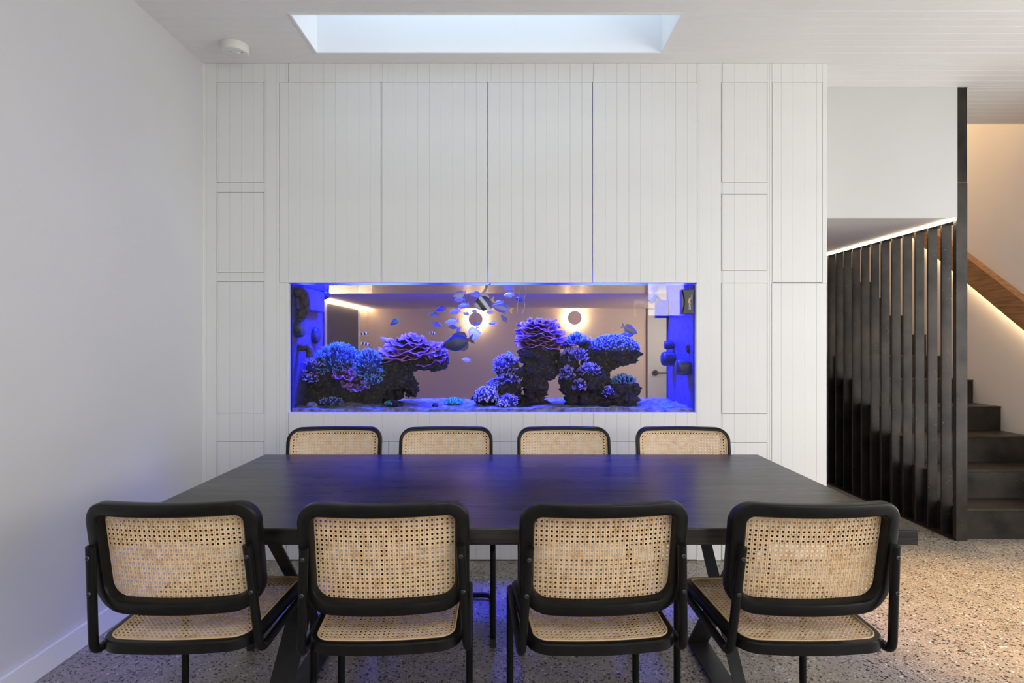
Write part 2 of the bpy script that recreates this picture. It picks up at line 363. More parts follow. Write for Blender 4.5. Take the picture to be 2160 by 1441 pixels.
def thing(name, label, cat, loc=(0,0,0), rz=0, group=None):
    o = bpy.data.objects.new(name, None); COL.objects.link(o); o.location = loc; o.rotation_euler = (0,0,rz); o.empty_display_size = 0.1
    return tag(o, label, cat, group)
def copy_tree(o, parent=None):
    c = o.copy(); COL.objects.link(c); c.parent = parent
    for ch in [x for x in o.children]: copy_tree(ch, c)
    return c
def bevel(o, w, seg=2):
    md = o.modifiers.new('soft_edge', 'BEVEL'); md.width = w; md.segments = seg; md.limit_method = 'ANGLE'; return o
def at(px, py, Y): return Vector(((px-1080)*Y/F, Y, CAMZ-(py-720.5)*Y/F))

# ================================================================== THE SETTING
YW = 3.429; XL = -1.8325; XJ = 1.869; XR = 3.93; ZC = 2.95; PW = F/YW
def wx(px): return (px-1080)/PW
def wz(py): return CAMZ-(py-720.5)/PW
def struct(name, mb, mat, label=None, smooth=False):
    o = obj(name, mb, mat, None, smooth); tag(o, label, None, None, 'structure'); return o

struct('floor', MB().box(XL-0.1, XR+0.1, -3.8, 8.7, -0.12, 0.0), 'terrazzo', 'speckled polished terrazzo concrete floor')
struct('wall_left', MB().box(XL-0.12, XL, -3.8, 6.4, 0, 3.0), 'wall', 'plain white wall on the left')
bevel(struct('baseboard_left', MB().box(XL, XL+0.016, -3.7, YW-0.001, 0, 0.098), 'carcass', 'low white baseboard along the left wall'), 0.003)
struct('wall_right', MB().box(XR, XR+0.12, 3.4, 8.7, 0, 5.7).box(XR, XR+0.12, -3.8, -3.2, 0, 3.0).box(XR, XR+0.12, -3.2, 3.4, 2.5, 3.0).box(XR, XR+0.12, -3.2, 3.4, 0, 0.15), 'beige', 'warm white wall beside the staircase')
# rear wall with a high window (behind the camera)
W0, W1, V0, V1 = 2.42, 3.18, 1.72, 2.78
struct('wall_rear', MB().box(XL-0.1, W0, -3.72, -3.6, 0, ZC).box(W1, XR, -3.72, -3.6, 0, ZC).box(W0, W1, -3.72, -3.6, 0, V0).box(W0, W1, -3.72, -3.6, V1, ZC), 'wall', 'white wall behind the viewer')
wf = MB()
for a, b, c, d in ((W0,W0+0.05,V0,V1),(W1-0.05,W1,V0,V1),(W0,W1,V0,V0+0.05),(W0,W1,V1-0.05,V1)): wf.box(a, b, -3.64, -3.57, c, d)
struct('window_3', wf, 'tube', 'black framed high window in the rear wall')
gf = MB()
for yy in (-3.2, -1.56, 0.07, 1.71, 3.34): gf.box(XR+0.005, XR+0.05, yy, yy+0.06, 0.15, 2.5)
gf.box(XR+0.005, XR+0.05, -3.2, 3.4, 2.45, 2.5).box(XR+0.005, XR+0.05, -3.2, 3.4, 0.15, 0.2)
struct('window_4', gf, 'tube', 'black framed glazed doors in the right wall beside the viewer')
# stairwell above the stairs
struct('wall_stairwell', MB().box(2.96, XR, 8.58, 8.7, 0, 5.7).box(2.84, 2.96, 5.42, 8.7, 0, 5.7).box(2.84, 2.96, 3.80, 5.42, ZC, 5.7).box(2.96, XR, 4.27, 4.39, 3.0, 5.7), 'beige', 'upper walls of the stairwell')
struct('ceiling_stairwell', MB().box(2.84, XR+0.1, 4.27, 8.7, 5.6, 5.7), 'ceil', 'ceiling high over the stairwell')

# ---- ceiling: boards running across, around the slot skylight
SX0, SX1, SY0, SY1 = -1.112, 0.852, 2.915, 3.297
RX0, RX1, RY0, RY1 = -1.3, 1.9, -1.85, -0.15
cb = MB()
Z0, Z1 = ZC+0.012, ZC+0.05
e = 0.021
cb.box(XL-0.1, SX0-e, SY0-e, SY1+e, Z0, Z1).box(SX1+e, XR, SY0-e, SY1+e, Z0, Z1).box(XL-0.1, XR, SY1+e, YW, Z0, Z1).box(XJ-0.02, XR, YW, YW+0.02, Z0, Z1).box(XL-0.1, XR, 1.45, SY0-e, Z0, Z1)
cb.box(XL-0.1, XJ-0.02, YW+0.0005, 6.4, ZC+0.0005, Z1)
cb.box(XJ-0.02, XR, YW+0.02, 3.80, Z0, Z1).box(2.93, XR, 3.80, 4.39, Z0, Z1)
cb.box(XL-0.1, XR, RY1, 1.45, ZC, Z1).box(XL-0.1, XR, -3.8, RY0, ZC, Z1).box(XL-0.1, RX0, RY0, RY1, ZC, Z1).box(RX1, XR, RY0, RY1, ZC, Z1)
ceiling = struct('ceiling', cb, 'ceil', 'white boarded ceiling')
ys = [2.817+0.0703*k for k in range(-19, 24)]
cuts = sorted(set([round(y,4) for y in ys if 1.45 < y < 4.39] + [1.45, SY0-0.001, SY1+0.001, YW, 3.76, 4.39]))
cuts = [c for i, c in enumerate(cuts) if i == 0 or c-cuts[i-1] > 0.004]
plank_cache = {}
def board_x(length, width):
    """ceiling board lying along x, face down, with eased edges"""
    key = ('x', round(length,3), round(width,3))
    if key not in plank_cache:
        c = 0.0016; plank_cache[key] = MB().prism([(0.0004,0.012),(0.0004,c),(c,0),(width-c,0),(width-0.0004,c),(width-0.0004,0.012)], 0, length, 'x').mesh('ceiling_plank')
    return plank_cache[key]
for y0, y1 in zip(cuts[:-1], cuts[1:]):
    ym = (y0+y1)/2
    if ym < YW:
        spans = [(XL, XR)] if not (SY0 < ym < SY1) else [(XL, SX0-0.001), (SX1+0.001, XR)]
    elif ym < 3.76: spans = [(XJ, XR)]
    else: spans = [(2.963, XR)]
    for a, b in spans:
        p = link('ceiling_plank', board_x(b-a, y1-y0), M['ceil'], ceiling); p.location = (a, y0, ZC)
# slot skylight
sh = MB(); T = 0.02; H = 3.72
sh.box(SX0-T, SX0, SY0-T, SY1+T, ZC+0.0005, H).box(SX1, SX1+T, SY0-T, SY1+T, ZC+0.0005, H).box(SX0, SX1, SY1, SY1+T, ZC+0.0005, H).box(SX0, SX1, SY0-T, SY0, ZC+0.0005, H)
sky1 = struct('window_1', sh, 'skylight', 'long slot skylight in the ceiling above the cabinets')
tr = MB()
for a, b, c, d in ((SX0-0.014,SX0-0.0005,SY0-0.014,SY1+0.014),(SX1+0.0005,SX1+0.014,SY0-0.014,SY1+0.014),(SX0,SX1,SY1+0.0005,SY1+0.014),(SX0,SX1,SY0-0.014,SY0-0.0005)): tr.box(a, b, c, d, ZC-0.004, ZC-0.0002)
obj('trim', tr, 'ceil', sky1)
obj('glass_pane', MB().box(SX0+0.001, SX1-0.001, SY0+0.001, SY1-0.001, 3.58, 3.588), 'glass', sky1)
sh = MB(); H = 3.4
sh.box(RX0-T, RX0, RY0-T, RY1+T, ZC, H).box(RX1, RX1+T, RY0-T, RY1+T, ZC, H).box(RX0, RX1, RY1, RY1+T, ZC, H).box(RX0, RX1, RY0-T, RY0, ZC, H)
struct('fill_shaft', sh, 'skylight', 'added ceiling shaft for the fill light behind the viewer')  # unseen opening made up to hold the overhead fill

# ---- joinery wall: vertical boards, flush cupboard doors, aquarium opening
TX0, TX1, TZ0, TZ1 = wx(608), wx(1469.5), wz(871.5), wz(597.5)
UP = [(589,803.7),(803.7,1029),(1029,1250),(1250,1471)]
DOORS = []   # px0, px1, py0, py1, name, label, group
nm = ['first','second','third','fourth']
for i, (a, b) in enumerate(UP):
    DOORS.append((a, b, 173, 597, 'cupboard_door', 'tall white boarded cupboard door above the aquarium, %s from the left wall' % nm[i], 'tall doors above the aquarium'))
for (a, b, lab) in ((173,386,'white boarded hatch door high on the left, below the smoke alarm'),(405,575,'small white boarded hatch door on the left, second from the ceiling'),(594,872,'narrow white boarded door directly left of the aquarium'),(931,1181,'low white boarded door on the left beside the table end')):
    DOORS.append((457, 557, a, b, 'cupboard_door', lab, 'narrow doors left of the aquarium'))
for (a, b, lab) in ((173,385,'white boarded hatch door, topmost of the column right of the aquarium doors'),(409,571,'small white boarded hatch door, second from top right of the aquarium doors'),(597,873,'narrow white boarded door directly right of the aquarium'),(933,1181,'low white boarded door behind the rightmost far chair')):
    DOORS.append((1521, 1618.5, a, b, 'cupboard_door', lab, 'narrow doors right of the aquarium'))
DOORS.append((1629, 1735, 173, 596, 'cupboard_door', 'tall white boarded door at the right end, upper one near the ceiling', 'right end doors'))
DOORS.append((1627.5, 1744.5, 597.5, 1181, 'cupboard_door', 'tall white boarded door at the right end, lower one reaching the floor', 'right end doors'))
lw = [603, 820, 1036, 1253, 1470]
for i in range(4):
    DOORS.append((lw[i], lw[i+1], 931, 1181, 'cupboard_door', 'low white boarded door under the aquarium, behind far chair %s from left' % nm[i], 'low doors under the aquarium'))
PITCH = [wx(435.3+24.75*k) for k in range(0, 53)]
def board_z(width, height):
    key = ('z', round(width,3), round(height,3))
    if key not in plank_cache:
        c = min(0.0008, width*0.3); e = 0.00025
        plank_cache[key] = MB().prism([(e,0.012),(e,c),(c,0),(width-c,0),(width-e,c),(width-e,0.012)], 0, height, 'z').mesh('plank')
    return plank_cache[key]
def planks(x0, x1, z0, z1, parent):
    xs = [x0] + [p for p in PITCH if x0+0.004 < p < x1-0.004] + [x1]
    for a, b in zip(xs[:-1], xs[1:]):
        p = link('plank', board_z(b-a, z1-z0), M['joinery'], parent); p.location = (a, YW, z0)
g = 0.0021
rects = [(TX0, TX1, TZ0, TZ1)]
for (a, b, c, d, name, lab, grp) in DOORS:
    X0, X1, Zt, Zb = wx(a), wx(b), wz(c), wz(d)
    rects.append((X0, X1, Zb, Zt))
    t = thing(name, lab, 'cupboard door', (0,0,0), 0, grp)
    obj('door_core', MB().box(X0+g, X1-g, YW+0.012, YW+0.024, Zb+g, Zt-g), 'joinery', t)
    planks(X0+g, X1-g, Zb+g, Zt-g, t)
wb = MB(); B0, B1 = YW+0.026, YW+0.040
CX0, CX1, CZ0, CZ1 = wx(592), wx(1470), wz(600), wz(176)      # cavity behind the tall doors
wb.box(XL, CX0, B0, B1, 0, ZC).box(TX1+0.002, XJ-0.018, B0, B1, 0, ZC).box(CX0, TX1+0.002, B0, B1, CZ1, ZC).box(CX0, TX1+0.002, B0, B1, 0, TZ0-0.002).box(CX0, TX0-0.002, B0, B1, TZ0-0.002, CZ1)
wallb = struct('wall_back', wb, 'carcass', 'white boarded joinery wall around the aquarium')
xs = sorted(set([XL+0.0005, XJ-0.0005] + [p for p in PITCH if p < XJ-0.006] + [r[0] for r in rects] + [r[1] for r in rects]))
xs2 = [xs[0]]
for x in xs[1:]:
    if x-xs2[-1] > 0.0015: xs2.append(x)
for a, b in zip(xs2[:-1], xs2[1:]):
    if b-a < 0.003: continue
    xm = (a+b)/2; iv = sorted([(r[2], r[3]) for r in rects if r[0]-1e-4 <= xm <= r[1]+1e-4])
    z = 0.002
    for lo, hi in iv + [(ZC-0.001, 9)]:
        if lo-z > 0.006:
            p = link('plank', board_z(b-a, lo-z), M['joinery'], wallb); p.location = (a, YW, z)
        z = max(z, hi)
obj('end_panel', MB().box(XJ-0.018, XJ, YW+0.026, 4.12, 0, ZC), 'joinery', wallb)
obj('corner_bead', MB().box(XL, XL+0.007, YW-0.006, YW, 0.0985, ZC), 'joinery', wallb)
# white reveal lining around the aquarium opening
rv = MB(); R = 0.005
rv.box(TX0, TX0+R, YW+0.002, YW+0.028, TZ0+0.001, TZ1-0.004).box(TX1-R, TX1, YW+0.002, YW+0.028, TZ0+0.001, TZ1-0.004).box(TX0, TX1, YW+0.002, YW+0.028, TZ0, TZ0+R*0.6)
obj('reveal', rv, 'carcass', wallb)

# ---- bulkhead over the passage, beside the stairs
struct('wall_bulkhead', MB().box(XJ, 2.888, 3.75, 3.80, 2.10, ZC-0.0005).box(XJ, 2.96, 3.80, 5.42, 2.10, ZC+0.05).box(XJ, 2.84, 5.42, 6.3, 0, ZC), 'wall', 'white bulkhead above the slatted screen')

# ---- room behind the aquarium
XB0, XB1, YB, ZB = -1.50, 1.39, 6.0, 1.64
br = MB()
br.box(XB0-0.1, XB1, YB, YB+0.1, 0, ZB+0.05).box(XB1, 2.0, YB+0.02, YB+0.12, 0, ZB+0.1)
br.box(XL-0.1, 2.84, 6.31, 6.41, 0, 3.0)
struct('wall_back_room_far', br, 'warmroom', 'beige wall seen through the aquarium')
struct('wall_back_room_left', MB().box(XB0-0.1, XB0, 4.14, YB, 0, ZB+0.05), 'warmroom', 'left side wall seen through the aquarium')
struct('ceiling_back_room', MB().box(XB0-0.1, XJ, 4.10, YB+0.1, ZB, ZB+0.06), 'warmroom', 'low ceiling behind the aquarium')
d1 = struct('door_1', MB().box(XB0, XB0+0.02, 4.60, 5.56, 0, 1.605), 'darkdoor', 'charcoal door seen through the left of the aquarium')
dframe = MB().box(XB0, XB0+0.03, 4.56, 4.60, 0, 1.615).box(XB0, XB0+0.03, 5.56, 5.60, 0, 1.615)
obj('door_frame', dframe, 'carcass', d1)
d2 = struct('door_2', MB().box(XB1+0.012, 1.86, YB-0.03, YB+0.01, 0, ZB-0.01), 'greydoor', 'grey white door seen through the right of the aquarium')
hp = at(1383, 787, 5.95)
lev = MB().lathe([(0.0,0),(0.030,0),(0.030,0.010),(0.0,0.010)], (hp.x, YB-0.041, hp.z), 24, 'y')
lev.tube([(hp.x, YB-0.04, hp.z),(hp.x, YB-0.075, hp.z)], 0.009, 10); lev.tube([(hp.x, YB-0.072, hp.z),(hp.x+0.12, YB-0.072, hp.z)], 0.008, 10)
obj('door_handle', lev, 'bronze', d2, True)
tag(obj('cove_light_strip', MB().box(XB0+0.032, XB0+0.05, 4.45, YB-0.002, ZB-0.026, ZB-0.002), 'led_room'), 'warm LED strip along the ceiling seen through the left of the aquarium', 'led strip')
def ring_lamp(px, py, lab):
    c = at(px, py, YB)
    t = thing('wall_lamp', lab, 'wall lamp', (c.x, YB, c.z), 0, 'round wall lamps behind the aquarium')
    obj('shade_disc', MB().lathe([(0,-0.062),(0.070,-0.062),(0.073,-0.058),(0.073,-0.050),(0,-0.050)], (0,0,0), 40, 'y'), 'lampdisc', t, True)
    obj('glow_ring', MB().lathe([(0,-0.044),(0.060,-0.044),(0.060,-0.030),(0,-0.030)], (0,0,0), 40, 'y'), 'lampring', t, True)
    obj('wall_mount', MB().lathe([(0,-0.052),(0.030,-0.052),(0.030,-0.001),(0,-0.001)], (0,0,0), 24, 'y'), 'bronze', t, True)
ring_lamp(1004, 674, 'round glowing wall lamp seen through the aquarium, left one behind the fish')
ring_lamp(1211, 671, 'round glowing wall lamp seen through the aquarium, right one above the corals')

# ---- smoke alarm
sc_ = at(503, 117, 3.26)
t = thing('smoke_alarm', 'round white smoke alarm on the ceiling near the left corner', 'smoke alarm', (sc_.x, 3.22, ZC))
obj('base', MB().lathe([(0,0),(0.072,0),(0.072,-0.016),(0,-0.016)], (0,0,-0.0005), 40), 'plasticw', t, True)
obj('cover', MB().lathe([(0,-0.016),(0.074,-0.016),(0.074,-0.034),(0.068,-0.044),(0.03,-0.049),(0,-0.049)], (0,0,-0.0005), 40), 'plasticw', t, True)
obj('test_button', MB().lathe([(0,-0.048),(0.012,-0.048),(0.011,-0.053),(0,-0.053)], (0.02,-0.01,0), 20), 'plasticw', t, True)
obj('vent_hole', MB().lathe([(0,-0.046),(0.003,-0.046),(0.003,-0.0492),(0,-0.0492)], (0.045,-0.015,0), 10), 'rubber', t)
obj('vent_hole', MB().lathe([(0,-0.046),(0.003,-0.046),(0.003,-0.0502),(0,-0.0502)], (-0.01,-0.03,0), 10), 'rubber', t)

# ================================================================== STAIRS AND SCREEN
ST = thing('staircase', 'folded blackened steel staircase rising behind the slatted screen', 'staircase', (3.44, 3.80, 0))
rise, going, NS = 0.195, 0.28, 15
SY = 3.805
for n in range(1, NS+1):
    y = SY+(n-1)*going
    k = obj('riser', MB().box(2.972, 3.925, y, y+0.012, (n-1)*rise+(0.0005 if n == 1 else 0), n*rise-0.012), 'steel', ST); k.location = (-3.44, -3.80, 0)
    k = obj('tread', MB().box(2.972, 3.925, y-0.006, y+going+0.001, n*rise-0.012, n*rise), 'steel', ST); k.location = (-3.44, -3.80, 0); bevel(k, 0.002)
poly = [(SY, 0.001)]
for n in range(1, NS+1): poly += [(SY+(n-1)*going, n*rise), (SY+n*going, n*rise)]
poly += [(SY+NS*going, 0.001)]
k = obj('side_plate', MB().prism(poly, 2.963, 2.9715, 'x'), 'steel', ST); k.location = (-3.44, -3.80, 0)

SN = thing('slat_screen', 'screen of upright dark steel slats standing beside the staircase', 'screen', (2.92, 3.76, 0))
def spart(name, mb, mat='steel', parent=SN):
    o = obj(name, mb, mat, parent); o.location = (-2.92, -3.76, 0); return o
slat_me = MB().box(-0.034, 0.030, 0, 0.012, 0.010, 2.084).mesh('slat')
for i in range(12):
    s_ = link('slat', slat_me, M['steel'], SN); s_.location = (0.004, 0.127*(i+1)+0.002, 0)
spart('post', MB().box(2.89, 2.962, 3.762, 3.790, 0.0005, 2.334))
spart('post_top', MB().box(2.89, 2.962, 3.764, 3.788, 2.340, ZC-0.002))
spart('post_joint', MB().box(2.892, 2.960, 3.766, 3.786, 2.333, 2.341), 'oak')
spart('top_rail', MB().box(2.882, 2.962, 3.801, 5.40, 2.084, 2.0995))
spart('floor_plate', MB().box(2.880, 2.962, 3.792, 5.40, 0.0005, 0.010))
tag(obj('soffit_light_strip', MB().box(2.862, 2.8815, 3.752, 5.40, 2.0865, 2.0998), 'led_soffit'), 'warm LED strip under the bulkhead along the top of the slatted screen', 'led strip')

def hz(Y): return 1.40+0.755*(Y-4.38)
HR = thing('handrail', 'deep oiled oak handrail board on the right stair wall', 'handrail', (3.88, 4.0, 1.2))
def hpart(name, mb, mat):
    o = obj(name, mb, mat, HR); o.location = (-3.88, -4.0, -1.2); return o
hpart('rail_board', MB().prism([(3.95, hz(3.95)), (8.0, hz(8.0)), (8.0, hz(8.0)+0.20), (3.95, hz(3.95)+0.20)], 3.855, 3.885, 'x'), 'oak')
hpart('rail_cap', MB().prism([(3.95, hz(3.95)+0.20), (8.0, hz(8.0)+0.20), (8.0, hz(8.0)+0.215), (3.95, hz(3.95)+0.215)], 3.855, 3.9285, 'x'), 'oak')
hpart('light_strip', MB().prism([(3.97, hz(3.97)+0.03), (7.95, hz(7.95)+0.03), (7.95, hz(7.95)+0.05), (3.97, hz(3.97)+0.05)], 3.886, 3.896, 'x'), 'led_warm')

# ================================================================== DINING TABLE
TW, TY0, TY1, TZ = 2.40, 1.7015, 2.815, 0.75
TXC = -0.004
tb = thing('dining_table', 'long black stained timber dining table with crossed steel legs', 'table', (TXC, (TY0+TY1)/2, 0))
TYC = (TY0+TY1)/2; HD = (TY1-TY0)/2
bevel(obj('tabletop', MB().box(-TW/2, TW/2, -HD, HD, TZ-0.049, TZ), 'tablewood', tb), 0.003)
def bar(yb, yt, x0, x1, th=0.014, name='cross_bar'):
    d = Vector((yt-yb, 0.69)); n = Vector((-d.y, d.x)).normalized()*th/2
    z0, z1 = 0.009, 0.693
    return obj(name, MB().prism([(yb-n.x, z0), (yb+n.x, z0), (yt+n.x, z1), (yt-n.x, z1)], x0, x1, 'x'), 'legsteel', tb)
for sx in (-1, 1):
    xc = sx*0.80-TXC
    wide = (xc-0.043, xc+0.043); nar = (xc-0.022, xc+0.022)
    if sx > 0:
        bar(2.49-TYC, 1.88-TYC, *wide); bar(1.95-TYC, 2.60-TYC, *nar)
    else:
        bar(1.91-TYC, 2.60-TYC, *wide); bar(2.49-TYC, 1.88-TYC, *nar)
    obj('floor_bar', MB().box(xc-0.043, xc+0.043, 1.88-TYC, 2.53-TYC, 0.0005, 0.010), 'legsteel', tb)
    obj('top_bar', MB().box(xc-0.043, xc+0.043, 1.83-TYC, 2.65-TYC, 0.693, 0.7005), 'legsteel', tb)

# ================================================================== CANE CHAIRS
def rrect(hw, hh, r, off=0.0, nc=7, nx=12, ny=8, r2=None):
    """outline of a rounded rectangle, offset inwards; r for top corners, r2 for bottom corners"""
    r2 = r if r2 is None else r2
    a, b = hw-off, hh-off; rt, rb = max(r-off, 0.012), max(r2-off, 0.012)
    pts = []
    def arc(cx, cy, rr, a0):
        for k in range(nc+1):
            t = a0+(PI/2)*k/nc; pts.append((cx+rr*math.cos(t), cy+rr*math.sin(t)))
    def seg(p, q, n):
        for k in range(1, n): pts.append((p[0]+(q[0]-p[0])*k/n, p[1]+(q[1]-p[1])*k/n))
    arc(a-rt, b-rt, rt, 0); seg((a-rt, b), (-a+rt, b), nx)
    arc(-a+rt, b-rt, rt, PI/2); seg((-a, b-rt), (-a, -b+rb), ny)
    arc(-a+rb, -b+rb, rb, PI); seg((-a+rb, -b), (a-rb, -b), nx)
    arc(a-rb, -b+rb, rb, 1.5*PI); seg((a, -b+rb), (a, b-rt), ny)
    return pts
def frame_mesh(name, hw, hh, r, r2, sec, mapf):
    mb = MB(); rs = []
    for (o, d) in sec: rs.append([mapf(x, z, d) for x, z in rrect(hw, hh, r, o, r2=r2)])
    n = len(rs[0]); vs = [p for q in rs for p in q]; fs = []; m = len(rs)
    for k in range(m):
        for i in range(n):
            j = (i+1) % n; k2 = (k+1) % m
            fs.append((k*n+i, k*n+j, k2*n+j, k2*n+i))
    mb.add(vs, fs); return mb.mesh(name, True, math.radians(38))
def inside(x, z, hw, hh, r, r2):
    rr = r if z > 0 else r2
    ax, az = abs(x), abs(z)
    if ax > hw or az > hh: return False
    if ax > hw-rr and az > hh-rr: return (ax-hw+rr)**2+(az-hh+rr)**2 <= rr*rr
    return True
def cane_mesh(name, hw, hh, r, r2, mapf, d0, pitch=0.0140):
    """woven cane: paired uprights, paired cross strands and two diagonals, each a real strand"""
    mb = MB()
    def strand(p, q, wd, d, seg):
        """p, q: 2D line ends far outside; clipped to the outline"""
        N = 160; ins = [k for k in range(N+1) if inside(p[0]+(q[0]-p[0])*k/N, p[1]+(q[1]-p[1])*k/N, hw, hh, r, r2)]
        if len(ins) < 2: return
        t0, t1 = max(0, ins[0]-0.5)/N, min(N, ins[-1]+0.5)/N
        L = math.hypot(q[0]-p[0], q[1]-p[1]); ux, uz = (q[0]-p[0])/L, (q[1]-p[1])/L; nx_, nz_ = -uz*wd/2, ux*wd/2
        ln = (t1-t0)*L; n = max(1, int(ln/seg)); vs = []; fs = []
        for k in range(n+1):
            t = t0+(t1-t0)*k/n; x, z = p[0]+(q[0]-p[0])*t, p[1]+(q[1]-p[1])*t
            vs += [mapf(x+nx_, z+nz_, d), mapf(x, z, d+0.0006), mapf(x-nx_, z-nz_, d)]
        for k in range(n):
            a = 3*k; fs += [(a, a+1, a+4, a+3), (a+1, a+2, a+5, a+4)]
        mb.add(vs, fs)
    B = hw+hh
    nx_ = int(hw/pitch)+1; nz_ = int(hh/pitch)+1
    for i in range(-nx_, nx_+1):
        for s in (-1, 1): strand((i*pitch+s*0.00240, -hh), (i*pitch+s*0.00240, hh), 0.0030, d0, 0.03)
    for j in range(-nz_, nz_+1):
        for s in (-1, 1): strand((-hw, j*pitch+s*0.00240), (hw, j*pitch+s*0.00240), 0.0030, d0+0.0006, 0.025)
    nd_ = int(B/pitch)+2
    for k in range(-nd_, nd_+1):
        c = (k+0.5)*pitch
        for s, dd in ((1, d0+0.0012), (-1, d0+0.0018)):
            strand((-B/1+0.0, s*(-B)+c), (B, s*B+c), 0.0034, dd, 0.025)
    return mb.mesh(name, True)

BHW, BHH, BZC = 0.2365, 0.164, 0.696
def back_map(x, z, d):
    zz = BZC+z; y = -0.062+(BZC+BHH-zz)*0.19 + 0.042*(x/BHW)**2
    return (x, y+d, zz)
SHW, SHH, SYC, SZ = 0.222, 0.232, 0.232, 0.468
def seat_map(x, y, d):
    k = 1+0.045*(y/SHH); rear = max(0.0, -y/SHH)
    yy = SYC+y - 0.022*(1-(x/SHW)**2)*rear
    zz = SZ+d - 0.010*max(0.0, (y-SHH*0.55)/(SHH*0.45))**2
    return (x*k, yy, zz)
BD = 0.012
sec_b = [(0.006,0),(0.028,0.0),(0.035,0.003),(0.039,0.009),(0.041,0.024+BD),(0.019,0.024+BD),(0.018,0.0275+BD),(0.006,0.0275+BD),(0.001,0.024+BD),(0,0.019+BD),(0,0.007),(0.002,0.002)]
me_bf = frame_mesh('back_frame', BHW, BHH, 0.062, 0.085, sec_b, back_map)
sp = [(0.0145,0.0276),(0.0145,0.0292),(0.0165,0.0302),(0.0185,0.0292),(0.0185,0.0242),(0.0165,0.0242)]
me_bs = frame_mesh('back_spline', BHW, BHH, 0.062, 0.085, [(a+0.003, b+BD) for a, b in sp], back_map)
me_bc = cane_mesh('back_cane', BHW-0.019, BHH-0.019, 0.045, 0.066, back_map, 0.0244+BD)
sec_s = [(0,-0.030),(0.030,-0.030),(0.034,-0.026),(0.034,-0.0045),(0.024,-0.0045),(0.023,0),(0.004,0),(0.0,-0.004),(0,-0.026)]
me_sf = frame_mesh('seat_frame', SHW, SHH, 0.055, 0.06, sec_s, seat_map)
me_ss = frame_mesh('seat_spline', SHW, SHH, 0.055, 0.06, [(0.019,0.0002),(0.019,0.0016),(0.0215,0.003),(0.0245,0.0016),(0.0245,-0.004),(0.021,-0.004)], seat_map)
me_sc = cane_mesh('seat_cane', SHW-0.024, SHH-0.024, 0.034, 0.038, seat_map, -0.0030)
def fillet(pts, rad, n=7):
    out = [Vector(pts[0])]
    for i in range(1, len(pts)-1):
        a, b, c = Vector(pts[i-1]), Vector(pts[i]), Vector(pts[i+1])
        u, v = (a-b).normalized(), (c-b).normalized(); ang = u.angle(v); rr = rad[i-1] if isinstance(rad, (list,tuple)) else rad
        t = min(rr/math.tan(ang/2), (a-b).length*0.49, (c-b).length*0.49)
        p0, p1 = b+u*t, b+v*t
        for k in range(n+1):
            s = k/n; out.append(p0*(1-s)**2 + b*2*s*(1-s) + p1*s*s)
    out.append(Vector(pts[-1])); return out
TXH = 0.231; TR = 0.0125
def side(s): return [(s*0.212,-0.021,0.738),(s*0.231,0.020,0.4245),(s*TXH,0.500,0.4245),(s*TXH,0.500,TR+0.006),(s*TXH,0.040,TR+0.006)]
path = fillet(side(1) + list(reversed(side(-1))), [0.042,0.055,0.055,0.05,0.05,0.055,0.055,0.042], 8)
me_tube = MB().tube(path, TR, 14).mesh('tube_frame', True, math.radians(50))
me_bolt = MB().lathe([(0,0),(0.0062,0),(0.0062,-0.002),(0.0045,-0.0035),(0.0022,-0.0035),(0.0020,-0.002),(0,-0.002)], (0,0,0), 16, 'y').mesh('bolt', True, math.radians(40))
me_foot = MB().box(-0.013, 0.013, -0.024, 0.018, 0.0, 0.036).mesh('foot')
def make_chair():
    t = thing('cane_chair', 'x', 'chair')
    tf = link('tube_frame', me_tube, M['tube'], t)
    for s in (-1, 1):
        for z in (0.708, 0.605):
            y = -0.021+(0.738-z)*(0.041/0.3135)
            b = link('bolt', me_bolt, M['bolt'], tf); b.location = (s*(0.212+(0.738-z)*0.0606), y-TR+0.0005, z)
        f = link('foot', me_foot, M['rubber'], tf); f.location = (s*TXH, 0.495, 0.0)
    sf = link('seat_frame', me_sf, M['blackwood'], t); link('seat_spline', me_ss, M['spline'], sf); tag(link('seat_cane', me_sc, M['cane'], sf), kind='stuff')
    bf = link('back_frame', me_bf, M['blackwood'], t); link('back_spline', me_bs, M['spline'], bf); tag(link('back_cane', me_bc, M['cane'], bf), kind='stuff')
    return t
chair = make_chair()
seats = [(-0.944,1.612,1.6,'near cane-backed cantilever chair with black frame beside the left wall'),
         (-0.356,1.608,3.5,'near cane-backed cantilever chair with black frame, second from the left wall'),
         (0.258,1.608,4.0,'near cane-backed cantilever chair with black frame, third from the left wall'),
         (0.842,1.606,1.3,'near cane-backed cantilever chair with black frame at the right end of the table'),
         (-0.902,2.955,183.5,'far cane chair facing the viewer across the table, nearest the left wall'),
         (-0.335,2.955,182.6,'far cane chair facing the viewer across the table, second from the left'),
         (0.263,2.955,180.5,'far cane chair facing the viewer across the table, third from the left'),
         (0.868,2.955,178.0,'far cane chair facing the viewer across the table, rightmost')]
for i, (x, y, a, lab) in enumerate(seats):
    c = chair if i == 0 else copy_tree(chair)
    c.location = (x, y, 0); c.rotation_euler = (0, 0, math.radians(a))
    tag(c, lab, 'chair', 'near row of cane chairs' if i < 4 else 'far row of cane chairs')

